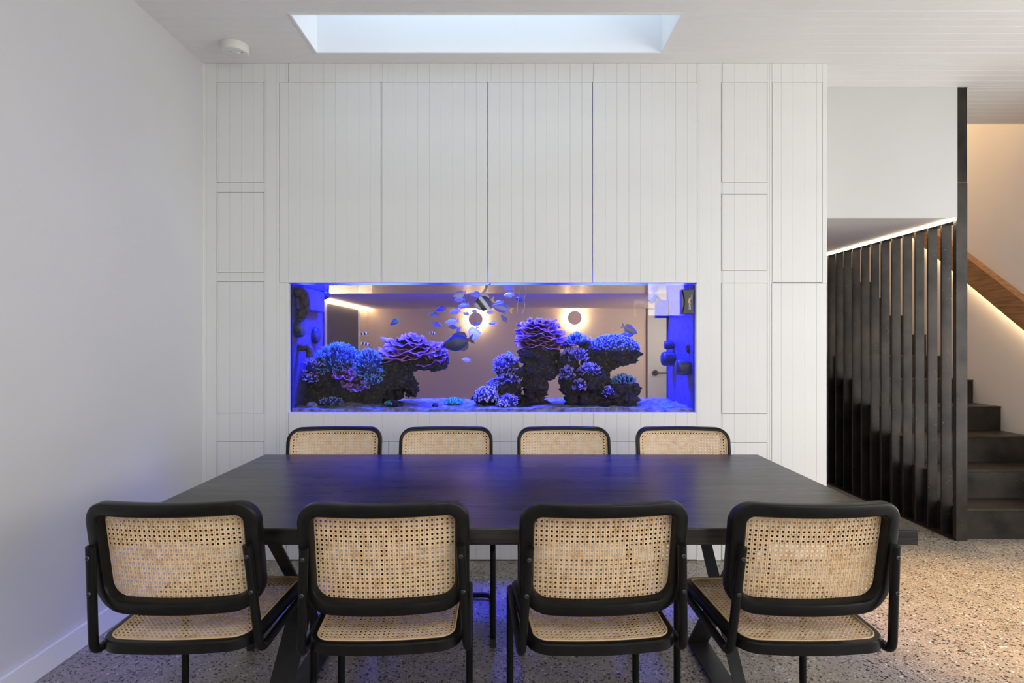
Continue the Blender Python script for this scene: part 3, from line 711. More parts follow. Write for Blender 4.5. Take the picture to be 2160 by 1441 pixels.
# ================================================================== AQUARIUM
AY0, AY1 = 3.447, 4.06; AX0, AX1 = TX0+0.005, TX1-0.005; AZ0, WZ = TZ0+0.002, 1.637
aq = thing('aquarium', 'long built-in reef aquarium glowing blue in the white joinery wall', 'aquarium', (-0.12, 3.75, TZ0))
def apart(name, mb, mat, smooth=False, parent=aq):
    o = obj(name, mb, mat, parent, smooth); o.location = (0.12, -3.75, -TZ0); return o
apart('front_glass', MB().box(AX0, AX1, AY0, AY0+0.010, AZ0, WZ+0.02), 'glass')
apart('back_glass', MB().box(AX0, AX1, AY1, AY1+0.010, AZ0, WZ+0.02), 'glass_rear')
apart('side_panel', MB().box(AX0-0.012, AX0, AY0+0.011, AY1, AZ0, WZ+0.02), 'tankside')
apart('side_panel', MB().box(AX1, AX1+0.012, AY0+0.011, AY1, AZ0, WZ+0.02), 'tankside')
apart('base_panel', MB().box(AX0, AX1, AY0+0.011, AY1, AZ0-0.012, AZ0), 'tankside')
apart('corner_seal', MB().box(AX0+0.0005, AX0+0.006, AY0+0.0105, AY0+0.018, AZ0+0.001, WZ), 'blueplastic')
apart('corner_seal', MB().box(AX1-0.006, AX1-0.0005, AY0+0.0105, AY0+0.018, AZ0+0.001, WZ), 'blueplastic')
apart('corner_seal', MB().box(AX0+0.0005, AX0+0.006, AY1-0.008, AY1-0.001, AZ0+0.001, WZ), 'blueplastic')
apart('corner_seal', MB().box(AX1-0.006, AX1-0.0005, AY1-0.008, AY1-0.001, AZ0+0.001, WZ), 'blueplastic')
gx, gy = 60, 16; vs = []; fs = []
for j in range(gy+1):
    for i in range(gx+1): vs.append((AX0+0.0005+(AX1-AX0-0.001)*i/gx, AY0+0.011+(AY1-AY0-0.012)*j/gy, WZ))
for j in range(gy):
    for i in range(gx): a = j*(gx+1)+i; fs.append((a, a+1, a+gx+2, a+gx+1))
wm = MB(); wm.add(vs, fs); apart('water_surface', wm, 'water', True)
# cabinet cavity around the lamps, and the stand under the tank
cv = MB()
cv.box(CX0-0.012, CX0, YW+0.041, 4.09, WZ+0.022, 2.87).box(CX1, CX1+0.012, YW+0.041, 4.09, WZ+0.022, 2.87).box(CX0, CX1, 4.078, 4.09, WZ+0.022, 2.87).box(CX0, CX1, YW+0.041, 4.09, 2.86, 2.872)
cv.box(CX0, AX0-0.013, YW+0.041, 4.09, WZ+0.022, WZ+0.034)
tag(obj('lamp_cabinet', cv, 'carcass'), 'white cupboard interior above the aquarium behind the tall doors', 'cupboard')
tag(obj('tank_stand', MB().box(AX0, AX1, YW+0.045, 4.07, 0.002, AZ0-0.013), 'carcass'), 'white cabinet base under the aquarium behind the low doors', 'cabinet')
for i, (lx, nmx) in enumerate(((-0.92, 'left'), (-0.12, 'middle'), (0.68, 'right'))):
    t = thing('reef_lamp', 'blue reef lamp hidden above the %s of the aquarium' % nmx, 'lamp', (lx, 3.85, 1.90), 0, 'reef lamps')
    bevel(obj('housing', MB().box(-0.26, 0.26, -0.13, 0.13, 0, 0.035), 'magnet', t), 0.006)
    la = light('reef_lamp_light', 'AREA', (lx, 3.85, 1.895), (0,0,0), 64, (0.022, 0.036, 1.0), 0.5, 0.24); la.data.spread = math.radians(116)
# sand
vs = []; fs = []; gx, gy = 110, 30
for j in range(gy+1):
    for i in range(gx+1):
        x = AX0+0.001+(AX1-AX0-0.002)*i/gx; y = AY0+0.012+(AY1-AY0-0.013)*j/gy
        h = AZ0+0.020+0.016*noise.fractal(Vector((x*5, y*9, 1.3)), 0.8, 2.0, 4)
        vs.append((x, y, max(h, AZ0+0.002)))
for j in range(gy):
    for i in range(gx): a = j*(gx+1)+i; fs.append((a, a+1, a+gx+2, a+gx+1))
sk = len(vs); vs += [(vs[i][0], vs[i][1], AZ0+0.0005) for i in range(gx+1)]
fs += [(i, sk+i, sk+i+1, i+1) for i in range(gx)]
sm = MB(); sm.add(vs, fs)
tag(obj('sand_bed', sm, 'sand', None, True), 'pale sand covering the aquarium floor', 'sand', None, 'stuff')

SEA = 0
def px2m(p, Y): return p*Y/F
def rock(lab, blobs, Y, group='reef rocks', amp=0.42, mat='rock', name='reef_rock'):
    global SEA
    mb = MB()
    for b in blobs:
        SEA += 1; c = at(b[0], b[1], Y+(b[4] if len(b) > 4 else 0)); rx, rz = px2m(b[2], Y), px2m(b[3], Y)
        ry = min((rx+rz)/2*1.05, 0.11)
        c.z = max(c.z, AZ0+0.03)
        mb.blob(c, (rx, ry, rz), 4, amp, 2.3, SEA*1.31, 0.0, 0.16)
    zmin = AZ0+0.004
    mb.v = [(x, min(max(y, AY0+0.02), AY1-0.01), max(z, zmin)) for x, y, z in mb.v]
    return tag(obj(name, mb, mat, None, True, None), lab, 'rock', group)
rock('broad dark reef rock heap filling the left corner of the aquarium', [(700,845,58,24),(740,815,44,44),(698,790,36,40),(762,782,38,38),(722,766,48,28),(655,790,16,26),(668,838,34,26),(790,832,24,36),(640,856,20,14,-0.05)], 3.77)
rock('arching reef rock with a hanging leg under the left purple plate coral', [(806,800,30,34),(840,778,38,20),(880,768,40,13),(918,768,26,14),(932,760,14,14),(850,800,22,22),(868,818,14,18),(842,830,10,12),(815,838,18,26)], 3.74)
rock('tall reef rock column under the right purple plate coral', [(1136,748,42,20),(1138,778,38,28),(1126,815,25,32),(1118,848,34,16)], 3.75)
rock('narrow reef rock hanging beside the tall rock column', [(1196,770,22,26),(1200,800,20,26),(1194,822,12,10)], 3.72)
rock('wide overhanging reef rock under the blue domed coral', [(1295,746,52,24),(1262,758,34,18),(1318,758,26,12),(1286,770,18,10),(1240,745,22,22)], 3.76)
rock('low dark reef rock heap at the right of the aquarium', [(1246,802,36,34),(1240,840,40,28),(1268,780,18,20),(1215,850,24,18)], 3.72)
rock('squat reef rock on the right carrying the spiky blue coral', [(1302,838,42,28),(1318,818,28,20),(1290,856,40,14)], 3.68)
rock('low reef rock under the white polyp coral cluster in mid tank', [(1040,846,38,22),(1072,822,28,32),(1076,786,26,24)], 3.70)
rock('small dark stone on the sand right of the left reef', [(833,860,16,8)], 3.60, 'small stones')
rock('single pale pebble on the sand at the far left', [(658,862,11,7)], 3.56, 'small stones', 0.12, 'sand', 'pebble')
rock('tiny dark blue ball stone on the sand left of the teal coral', [(918,866,6,5)], 3.56, 'small stones', 0.1, 'blueplastic', 'pebble')

def branching(lab, px, py, Y, w, h, n, mat, blen=0.035, rad=0.0042, name='branching_coral', up=0.5, group='branching corals', depth=0.07):
    mb = MB(); c = at(px, py, Y); rx, rz = px2m(w, Y), px2m(h, Y)
    rnd = random.Random(int(px*7+py))
    mb.blob(c, (rx*0.56, depth*0.6, rz*0.45), 3, 0.25, 2.5, px*0.01, 0.05)
    n = int(n*2.0); rad *= 0.82
    for i in range(n):
        a = rnd.uniform(0, 2*PI); e = rnd.uniform(-0.5, 1.0)*PI/2; ce = math.cos(e)
        d = Vector((math.cos(a)*ce, math.sin(a)*ce, math.sin(e)))
        p = c+Vector((d.x*rx*0.66, d.y*depth*0.75, d.z*rz*0.60))
        dr = (d+Vector((rnd.uniform(-.4,.4), rnd.uniform(-.4,.4), up+rnd.uniform(-.3,.3)))).normalized()
        ln = blen*rnd.uniform(0.6, 1.25)
        q = p+dr*ln*0.55; r_ = (dr+Vector((rnd.uniform(-.5,.5), rnd.uniform(-.5,.5), rnd.uniform(-.2,.5)))).normalized()
        e1 = q+r_*ln*0.45
        mb.tube([p, q, e1], [rad, rad*0.85, rad*0.5], 5, True, [0.1, 0.5, 1.0])
        for _ in range(2):
            t_ = (dr+Vector((rnd.uniform(-1,1), rnd.uniform(-1,1), rnd.uniform(-.3,.9)))).normalized()
            b0 = p+dr*ln*rnd.uniform(0.3, 0.6)
            mb.tube([b0, b0+t_*ln*0.42], [rad*0.75, rad*0.45], 5, True, [0.45, 1.0])
    mb.v = [(min(max(x, AX0+0.01), AX1-0.01), min(max(y, AY0+0.02), AY1-0.012), max(z, AZ0+0.006)) for x, y, z in mb.v]
    return tag(obj(name, mb, mat, None, True, None), lab, 'coral', group)
branching('bushy blue branching coral crowning the left reef', 712, 764, 3.67, 60, 46, 230, 'acro', 0.042)
branching('bright cyan branching coral on the right flank of the left reef', 778, 775, 3.62, 34, 46, 130, 'acro', 0.038)
branching('lilac branching coral jutting from the left edge of the left reef', 662, 778, 3.66, 28, 24, 70, 'acro_l', 0.028)
branching('lower lilac coral tuft at the left edge of the left reef', 656, 800, 3.62, 16, 10, 30, 'acro_l', 0.022)
branching('blue coral tuft low on the right face of the left reef', 786, 806, 3.60, 18, 14, 40, 'acro', 0.025)
branching('magenta coral patch in the middle of the left reef', 744, 792, 3.62, 18, 22, 40, 'pinkc', 0.014)
branching('blue branching coral on top of the mid tank cluster', 1068, 772, 3.68, 32, 24, 100, 'acro_l', 0.032, 0.0045)
branching('blue finger coral standing upright above the mid tank cluster', 1073, 762, 3.76, 12, 14, 26, 'acro', 0.034, 0.005, 'branching_coral', 1.6)
branching('blue coral fringe halfway up the mid tank cluster', 1072, 802, 3.64, 30, 16, 60, 'acro_l', 0.024)
branching('spiky royal blue coral left of the domed coral', 1217, 722, 3.70, 20, 14, 40, 'acro', 0.040, 0.0055, 'branching_coral', 1.3)
branching('blue coral spilling down left of the domed coral', 1212, 752, 3.68, 36, 18, 90, 'acro_l', 0.028)
branching('blue coral patch on the rock hanging beside the column', 1196, 790, 3.64, 18, 20, 50, 'acro_l', 0.022)
branching('blue coral crest on top of the low right rock heap', 1243, 782, 3.64, 30, 18, 80, 'acro_l', 0.022)
branching('blue coral down the left face of the low right rock heap', 1222, 816, 3.62, 16, 18, 40, 'acro_l', 0.020)
branching('spiky blue coral on the squat right rock', 1315, 806, 3.66, 32, 12, 90, 'acro', 0.030, 0.0045, 'branching_coral', 1.0)
branching('blue coral patch low between the two right rocks', 1282, 828, 3.60, 14, 14, 34, 'acro_l', 0.018)
branching('blue coral mat at the foot of the left reef', 700, 848, 3.58, 34, 10, 50, 'dome', 0.014)
branching('violet coral tuft at the foot of the mid tank cluster', 1072, 848, 3.56, 24, 16, 70, 'acro_l', 0.022)

def plates(lab, tiers, Y, mat, name='plate_coral', seed=1, group='plating corals'):
    """stacked ruffled plates; tier: px, py, half width px, tilt about y (deg), depth half (m)"""
    mb = MB(); rnd = random.Random(seed)
    for (px, py, hw, tilt, dy) in tiers:
        yo = rnd.uniform(-0.04, 0.04); c = at(px, py, Y+yo); R_ = px2m(hw, Y); n, m = 40, 5
        ph = rnd.uniform(0, 9); th = 0.0035
        rot = Matrix.Rotation(math.radians(tilt), 3, 'Y') @ Matrix.Rotation(math.radians(rnd.uniform(4, 14)), 3, 'X')
        top = []; tp = []
        for k in range(m+1):
            f = 0.06+0.94*k/m; ring = []
            for i in range(n):
                a = 2*PI*i/n
                rr = f*(1+0.24*noise.noise(Vector((math.cos(a)*1.6+ph, math.sin(a)*1.6, ph)))+0.10*noise.noise(Vector((math.cos(a)*5+ph, math.sin(a)*5, ph))))
                z = 0.010*f*f*math.sin(5*a+ph)+0.007*f*f*math.sin(11*a+2*ph)+0.012*f*f
                ring.append(c+rot@Vector((rr*R_*math.cos(a), rr*dy*math.sin(a), z)))
            top.append(ring); tp.append(max(0.08, f**3))
        bot = [[p-Vector((0, 0, th)) for p in r] for r in reversed(top)]
        rs = top+bot; tt = tp+[0.9]+[0.10]*(len(bot)-1)
        mb.rings(rs, True, True, tt)
    mb.v = [(x, min(max(y, AY0+0.02), AY1-0.012), z) for x, y, z in mb.v]
    return tag(obj(name, mb, mat, None, True, None), lab, 'coral', group)
plates('wide purple plate coral spreading over the arching left rock', [(832,752,44,6,0.10),(866,757,58,-8,0.12),(912,766,34,-16,0.10),(860,744,62,-4,0.12),(838,742,40,4,0.10),(886,738,46,-9,0.11),(862,732,52,2,0.11),(848,726,36,8,0.09),(880,722,34,12,0.09),(898,740,34,-12,0.09),(920,752,26,-18,0.09),(874,714,22,14,0.07),(852,718,16,-10,0.06)], 3.74, 'plate', seed=3)
plates('purple plate coral stacked like a rose on the tall right rock column', [(1140,733,54,3,0.10),(1148,727,46,-5,0.10),(1128,724,42,5,0.10),(1142,717,52,2,0.11),(1150,711,48,-6,0.11),(1130,708,42,5,0.10),(1140,701,50,3,0.11),(1146,695,42,-4,0.10),(1128,692,38,6,0.09),(1138,687,38,2,0.09),(1144,682,28,-3,0.07),(1132,679,20,5,0.06)], 3.77, 'plate', seed=9)
plates('small violet plate coral between the column and the domed coral', [(1198,736,24,10,0.06),(1208,726,22,-8,0.06),(1196,722,26,4,0.07),(1232,722,16,-14,0.05)], 3.76, 'plate_v', seed=5)
plates('bright violet leaf coral low on the front of the left reef', [(744,820,22,12,0.05),(762,822,22,-12,0.05),(730,812,14,18,0.04),(776,806,14,-16,0.04)], 3.60, 'plate_v', seed=12)
plates('thin mauve shelf coral on the front of the left reef', [(718,792,18,20,0.04),(724,800,22,8,0.04),(732,780,20,22,0.04)], 3.60, 'plate', seed=15)
plates('violet plate coral patch at the tip of the left overhang', [(926,748,20,-24,0.06),(936,758,14,-40,0.05),(920,736,18,-10,0.05)], 3.68, 'plate_v', seed=21)

def dome(lab, px, py, Y, w, h, n, mat, br=0.0065, name='polyp_coral', depth=0.10, low=-0.1, group='polyp corals'):
    mb = MB(); c = at(px, py, Y); rx, rz = px2m(w, Y), px2m(h, Y); rnd = random.Random(int(px+py*3))
    mb.blob(c, (rx, depth, rz), 3, 0.10, 2.0, px*0.02, 0.0, 0.0, 0.35)
    for i in range(n):
        u = low+(1-low)*(i+0.5)/n; a = i*2.399963+rnd.uniform(-.2,.2); s = math.sqrt(max(0, 1-u*u))
        d = Vector((s*math.cos(a), s*math.sin(a), u)); p = c+Vector((d.x*rx, d.y*depth, d.z*rz))
        r_ = br*rnd.uniform(0.7, 1.25)
        mb.blob(p+d*r_*0.5, (r_, r_, r_*1.1), 1, 0.0, 1, 0, lambda q, d=d: max(0.0, min(1.0, 0.35+0.65*q.dot(d))))
    mb.v = [(x, min(max(y, AY0+0.02), AY1-0.012), max(z, AZ0+0.006)) for x, y, z in mb.v]
    return tag(obj(name, mb, mat, None, True, None), lab, 'coral', group)
dome('large domed royal blue polyp coral on the right overhang', 1294, 738, 3.74, 53, 30, 620, 'dome', 0.0065, low=0.0)
dome('dotted blue dome coral behind the white polyps in mid tank', 1046, 818, 3.72, 20, 18, 200, 'domew', 0.0038)
dome('white and lilac polyp coral mound on the sand in mid tank', 1026, 838, 3.62, 23, 20, 150, 'domew', 0.0085, low=-0.3)
dome('small white polyp coral at the foot of the mid tank cluster', 1062, 852, 3.58, 14, 10, 60, 'domew', 0.007, low=-0.2)
dome('round turquoise coral on the sand in the open middle', 957, 850, 3.62, 19, 10, 190, 'teal', 0.0045, low=0.0, depth=0.05)
dome('flat turquoise coral cone on the sand at the right end', 1402, 861, 3.60, 23, 8, 190, 'teal', 0.0035, low=0.0, depth=0.06)
dome('small turquoise coral beside the foot of the left reef', 826, 852, 3.62, 14, 6, 70, 'teal', 0.0040, low=0.0, depth=0.05)
dome('pale violet coral patch on the sand right of the squat rock', 1362, 862, 3.58, 18, 4, 70, 'acro_l', 0.004, low=0.0, depth=0.05)
def leafy(lab, px, py, Y, dirs):
    mb = MB(); c = at(px, py, Y)
    for a, l in dirs:
        d = Vector((math.cos(a), 0.2, math.sin(a))).normalized(); s = d.cross(Vector((0,1,0))).normalized()
        mb.tube([c, c+d*l*0.4, c+d*l*0.8, c+d*l], [0.0018, 0.0048, 0.004, 0.0008], 6)
    return tag(obj('leafy_polyp', mb, 'leafc', None, True), lab, 'coral', 'dark leafy polyps')
leafy('dark leafy polyp hanging under the left overhang', 912, 768, 3.70, [(-1.6,0.05),(-1.2,0.045),(-2.0,0.05),(-1.75,0.06),(-0.9,0.03)])
leafy('dark leafy polyp at the tip of the hanging rock leg', 874, 814, 3.70, [(-1.2,0.03),(-0.3,0.035),(0.4,0.03),(-0.8,0.035),(0.9,0.025)])

# ---------------------------------------------------------------- equipment in the tank
def pump(lab, px, py, Y, r, ln, sx, mat='pump', group='circulation pumps'):
    c = at(px, py, Y); t = thing('circulation_pump', lab, 'pump', c, 0, group)
    obj('body', MB().lathe([(0,-ln/2),(r*0.82,-ln/2),(r,-ln/2+0.012),(r,ln/2-0.020),(r*0.9,ln/2-0.006),(r*0.7,ln/2),(0,ln/2)] if sx > 0 else [(0,ln/2),(r*0.82,ln/2),(r,ln/2-0.012),(r,-ln/2+0.020),(r*0.9,-ln/2+0.006),(r*0.7,-ln/2),(0,-ln/2)], (0,0,0), 28, 'x'), mat, t, True)
    for k in range(6):
        z = -r*0.6+k*r*0.24; yy = -math.sqrt(max(0, r*r-z*z))-0.0005
        obj('slot_rib', MB().box(-ln*0.30, ln*0.30, yy-0.0025, yy+0.004, z-0.002, z+0.002), 'blueplastic', t)
    return t
pump('dark ribbed circulation pump at the front of the left tank wall', 623, 694, 3.55, 0.052, 0.110, 1)
pump('blue ribbed circulation pump at the back of the left tank wall', 660, 708, 3.86, 0.056, 0.085, 1, 'blueplastic')
pump('blue ribbed circulation pump at the back of the right tank wall', 1409, 757, 3.88, 0.048, 0.085, -1, 'blueplastic')
pump('dark ribbed circulation pump at the front of the right tank wall', 1443, 775, 3.56, 0.050, 0.100, -1)
c = at(1411, 728, 3.90); tag(obj('magnet_knob', MB().lathe([(0,-0.03),(0.024,-0.03),(0.028,-0.02),(0.028,0.02),(0.022,0.03),(0,0.03)], c, 24, 'x'), 'blueplastic', None, True), 'small round blue magnet knob above the rear right pump', 'magnet')
c = at(1453, 735, 3.56); tag(obj('magnet_knob', MB().blob(c, (0.020,0.022,0.026), 3, 0.3, 3, 3.3), 'crust', None, True), 'small crusted knob above the front right pump', 'magnet')
ov = MB(); X_ = AX0
ov.box(X_+0.001, X_+0.050, 3.53, 3.93, 1.496, 1.632)
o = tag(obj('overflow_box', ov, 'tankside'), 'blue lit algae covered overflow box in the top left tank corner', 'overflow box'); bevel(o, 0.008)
tag(obj('crusted_pipe', MB().tube(fillet([(X_+0.002,3.52,1.60),(X_+0.055,3.52,1.60),(X_+0.050,3.56,1.50),(X_+0.010,3.56,1.44)], 0.03), 0.030, 14), 'crust', None, True), 'thick crusted brown pipe in the top left tank corner', 'pipe')
c = at(684, 622, 3.95); t = thing('ball_pump', 'round blue ball pump at the top left back of the tank', 'pump', c)
obj('ball', MB().blob((0,0,0), (0.036,0.036,0.034), 3, 0.0, 1, 0), 'blueplastic', t, True); obj('bracket', MB().box(-0.05, 0.02, -0.02, 0.02, 0.024, 0.060), 'blueplastic', t)
tag(obj('outlet_elbow', MB().tube(fillet([(X_+0.002,3.58,1.262),(X_+0.072,3.58,1.262),(X_+0.072,3.57,1.205)], 0.045), 0.023, 14), 'crust', None, True), 'purple brown return elbow pipe on the left tank wall', 'pipe')
p0, p1 = at(1381, 633, 4.04), at(1406, 671, 4.04)
t = thing('filter_box', 'dark blue filter box hanging at the back right of the tank', 'filter box', ((p0.x+p1.x)/2, 4.03, p1.z))
bevel(obj('box', MB().box(-(p1.x-p0.x)/2, (p1.x-p0.x)/2, -0.03, 0.02, 0, p0.z-p1.z), 'blueplastic', t), 0.003)
q0 = at(1371, 637, 4.0); q1 = at(1384, 622, 4.0)
obj('nozzle', MB().tube([(q0.x-t.location.x, -0.03, q0.z-p1.z), (q1.x-t.location.x, -0.03, q1.z-p1.z)], 0.022, 16), 'blueplastic', t, True)
obj('arm', MB().tube([(q1.x-t.location.x, -0.03, q1.z-p1.z), (0.04, -0.02, 0.06)], 0.007, 8), 'blueplastic', t, True)
def hose(lab, pts, Y, r=0.0013):
    tag(obj('air_hose', MB().tube(fillet([at(a, b, Y) for a, b in pts], 0.05, 5), r, 6), 'carcass', None, True), lab, 'hose', 'thin air hoses')
hose('thin straight air hose left of the purple rose coral', [(1099,602),(1092,640),(1091,660)], 3.60)
hose('thin kinked air hose above the purple rose coral', [(1106,602),(1111,618),(1104,632),(1108,646),(1101,662),(1102,676)], 3.62)

# magnetic glass cleaner on the front pane, with its print
Yc = AY0-0.001; m0, m1 = at(1436, 611.5, Yc), at(1461, 663, Yc)
mw, mh = (m1.x-m0.x), (m0.z-m1.z)
t = thing('magnetic_glass_cleaner', 'black magnetic glass cleaner with white and orange print at the top right of the aquarium', 'glass cleaner', ((m0.x+m1.x)/2, Yc, m1.z))
pl = []; N = 12
for k in range(N+1):
    s = k/N; pl.append((-mw/2+0.016*math.sin(PI*s)**0.8, mh*s))
for k in range(N+1):
    s = 1-k/N; pl.append((mw/2-0.004*math.sin(PI*s), mh*s))
bevel(obj('body', MB().prism(pl, -0.022, -0.0005, 'y'), 'magnet', t), 0.003)
pl2 = [(-mw/2+0.001, mh*0.03), (-mw/2+0.001, mh*0.97)] + [(-mw/2+0.001+0.017*math.sin(PI*(1-k/N))**0.8, mh*(0.97-0.94*k/N)) for k in range(1, N)]
obj('side_grip', MB().prism(pl2, -0.010, -0.0005, 'y'), 'bolt', t)
def text(s, size, loc, mat, parent):
    cu = bpy.data.curves.new('print', 'FONT'); cu.body = s; cu.size = size; cu.align_x = 'LEFT'; cu.extrude = 0.0003
    tmp = bpy.data.objects.new('print', cu); COL.objects.link(tmp)
    me = bpy.data.meshes.new_from_object(tmp.evaluated_get(bpy.context.evaluated_depsgraph_get())); bpy.data.objects.remove(tmp)
    me.materials.clear(); o = link('print', me, M[mat], parent); o.location = loc; o.rotation_euler = (PI/2, -PI/2, 0); return o
bpy.context.view_layer.update()
text('FLIPPER', 0.0150, (0.0165, -0.0226, mh*0.335), 'print_white', t)
text('MAX', 0.0120, (0.0270, -0.0226, mh*0.60), 'print_orange', t)
obj('print_stripe', MB().box(0.0025, 0.0050, -0.0229, -0.0221, mh*0.43, mh*0.60), 'print_orange', t)
lg = MB()
for a0 in (0.3, 0.3+PI):
    pts = [(0.011+0.0062*math.cos(a0+k*0.38), -0.0228, mh*0.255+0.0075*math.sin(a0+k*0.38)) for k in range(8)]
    lg.tube(pts, [0.0005+0.0015*math.sin(PI*min(1, k/7+0.05)) for k in range(8)], 6)
obj('logo', lg, 'print_white', t, True)

# ---------------------------------------------------------------- fish
def fishmat(name, bands, skew=0.0, rough=0.35, axis='x'):
    """bands: (position 0..1 along the body from nose, colour)"""
    m, nt, b = new_mat(name); L = nt.links.new
    tc = nd(nt, 'ShaderNodeTexCoord'); sp_ = nd(nt, 'ShaderNodeSeparateXYZ'); L(tc.outputs['Object'], sp_.inputs[0])
    ma = nd(nt, 'ShaderNodeMath', operation='MULTIPLY_ADD'); L(sp_.outputs[2], ma.inputs[0]); ma.inputs[1].default_value = skew; 
    if axis == 'x': L(sp_.outputs[0], ma.inputs[2])
    else: ma.inputs[1].default_value = 1.0; ma.inputs[2].default_value = 0.0
    mr = nd(nt, 'ShaderNodeMapRange'); mr.inputs[1].default_value = 0.5 if axis == 'x' else 0.3; mr.inputs[2].default_value = -0.5 if axis == 'x' else -0.3; L(ma.outputs[0], mr.inputs[0])
    cr = nd(nt, 'ShaderNodeValToRGB'); els = cr.color_ramp.elements
    els[0].position = bands[0][0]; els[0].color = rgba(bands[0][1]); els[1].position = bands[1][0]; els[1].color = rgba(bands[1][1])
    for p, c in bands[2:]:
        q = els.new(p); q.color = rgba(c)
    L(mr.outputs[0], cr.inputs[0]); L(cr.outputs[0], b.inputs['Base Color']); b.inputs['Roughness'].default_value = rough
    return m
K = (0.012,0.012,0.014); Wt = (0.80,0.80,0.76); Yl = (0.75,0.52,0.06)
FM = {'pale': fishmat('pale_lilac_fish', [(0.2,(0.34,0.40,0.72)),(0.55,(0.62,0.62,0.86)),(0.9,(0.70,0.66,0.80))], axis='z'),
      'blue': fishmat('blue_fish', [(0.2,(0.06,0.10,0.50)),(0.6,(0.20,0.24,0.66)),(0.9,(0.36,0.36,0.72))], axis='z'),
      'deep': fishmat('deep_blue_fish', [(0.2,(0.02,0.04,0.38)),(0.7,(0.06,0.10,0.55))], axis='z'),
      'navy': fishmat('navy_tang', [(0.05,(0.010,0.022,0.36)),(0.34,(0.012,0.028,0.34)),(0.44,(0.030,0.026,0.075)),(0.75,(0.022,0.028,0.075)),(0.95,(0.02,0.06,0.18))], axis='z'),
      'banner': fishmat('banded_banner_fish', [(0.0,(0.62,0.60,0.42)),(0.16,(0.66,0.64,0.50)),(0.20,K),(0.38,K),(0.41,Wt),(0.56,Wt),(0.59,(0.03,0.04,0.18)),(0.82,(0.03,0.035,0.10)),(0.86,Yl)], -0.45),
      'clown': fishmat('black_and_white_clownfish', [(0.0,K),(0.17,K),(0.20,Wt),(0.34,Wt),(0.37,K),(0.52,K),(0.55,Wt),(0.68,Wt),(0.71,K),(0.84,K),(0.87,Wt)]),
      'palet': fishmat('pale_blue_tang', [(0.15,(0.06,0.07,0.42)),(0.4,(0.30,0.28,0.62)),(0.6,(0.42,0.36,0.66)),(0.9,(0.05,0.08,0.45))], axis='z'),
      'grey': fishmat('grey_fish', [(0.2,(0.14,0.14,0.22)),(0.6,(0.24,0.23,0.30)),(0.9,(0.10,0.11,0.34))], axis='z'),
      'cream': fishmat('cream_banded_fish', [(0.0,(0.60,0.54,0.40)),(0.22,(0.62,0.58,0.48)),(0.30,(0.80,0.80,0.86)),(0.40,(0.62,0.58,0.44)),(0.55,(0.66,0.64,0.52)),(0.64,(0.80,0.80,0.84)),(0.72,(0.64,0.54,0.26)),(1.0,(0.72,0.56,0.22))]),
      'parrot': fishmat('blue_green_fish', [(0.0,(0.05,0.09,0.50)),(0.6,(0.06,0.10,0.55)),(0.8,(0.04,0.42,0.50))]),
      'pinkf': fishmat('pale_pink_fish', [(0.2,(0.62,0.52,0.62)),(0.8,(0.66,0.58,0.64))], axis='z')}
FM['whitefin'] = plain('pale_fin', (0.60,0.58,0.46), 0.4); FM['yellowfin'] = plain('yellow_fin', Yl, 0.4); FM['dark'] = plain('fish_eye', (0.01,0.01,0.012), 0.2)
SHAPES = {  # body half height relative to length, peak position, width
    'oval': (0.215, 0.42, 0.095), 'deep': (0.275, 0.46, 0.090), 'slim': (0.150, 0.38, 0.085), 'disc': (0.36, 0.46, 0.085)}
fish_cache = {}
def fish_mesh(kind, shp):
    key = (kind, shp)
    if key in fish_cache: return fish_cache[key]
    H, pk, W_ = SHAPES[shp]; body = MB(); rs = []; n = 14; m = 18
    for k in range(m+1):
        t_ = k/m; x = 0.5-0.86*t_
        e = (t_/pk)**0.62 if t_ < pk else max(0.0, 1-((t_-pk)/(1-pk))**1.9*0.86)
        h = H*max(e, 0.03); w_ = W_*max(e**0.8, 0.03)*(1-0.35*t_)
        cz = (-0.02 if shp != 'disc' else -0.05)*(1-t_)
        rs.append([(x, w_*math.cos(2*PI*i/n), cz+h*math.sin(2*PI*i/n)) for i in range(n)])
    body.rings(rs)
    def fin(poly, th=0.008): return MB().prism(poly, -th/2, th/2, 'y')
    tail = fin([(-0.33,0.03),(-0.43,0.12),(-0.54,0.17),(-0.47,0.02),(-0.47,-0.02),(-0.54,-0.17),(-0.43,-0.12),(-0.33,-0.03)])
    if kind == 'banner':
        dors = fin([(0.12,H*0.80),(0.05,H*1.15),(-0.30,H*2.0),(-0.62,H*2.3),(-0.30,H*1.65),(-0.16,H*1.1),(-0.30,H*0.66),(-0.28,H*0.30)])
    else:
        dors = fin([(0.20,H*0.72),(0.10,H*1.06),(-0.10,H*1.22),(-0.28,H*0.95),(-0.33,H*0.42),(-0.26,H*0.30),(0.0,H*0.78)])
    anal = fin([(0.02,-H*0.88),(-0.12,-H*1.22),(-0.28,-H*0.98),(-0.33,-H*0.42),(-0.24,-H*0.30)])
    pect = MB().prism([(0.20,-0.01),(0.08,0.03),(0.02,-0.03),(0.08,-0.07)], -W_*1.06, -W_*0.90, 'y')
    eye = MB().blob((0.375, 0, 0.035*H/0.2), (0.022, W_*0.78, 0.022), 2, 0, 1, 0)
    fish_cache[key] = [q.mesh(nm_, sm_, math.radians(60)) for q, nm_, sm_ in ((body,'body',True),(tail,'tail_fin',False),(dors,'dorsal_fin',False),(anal,'anal_fin',False),(pect,'pectoral_fin',False),(eye,'eye',True))]
    return fish_cache[key]
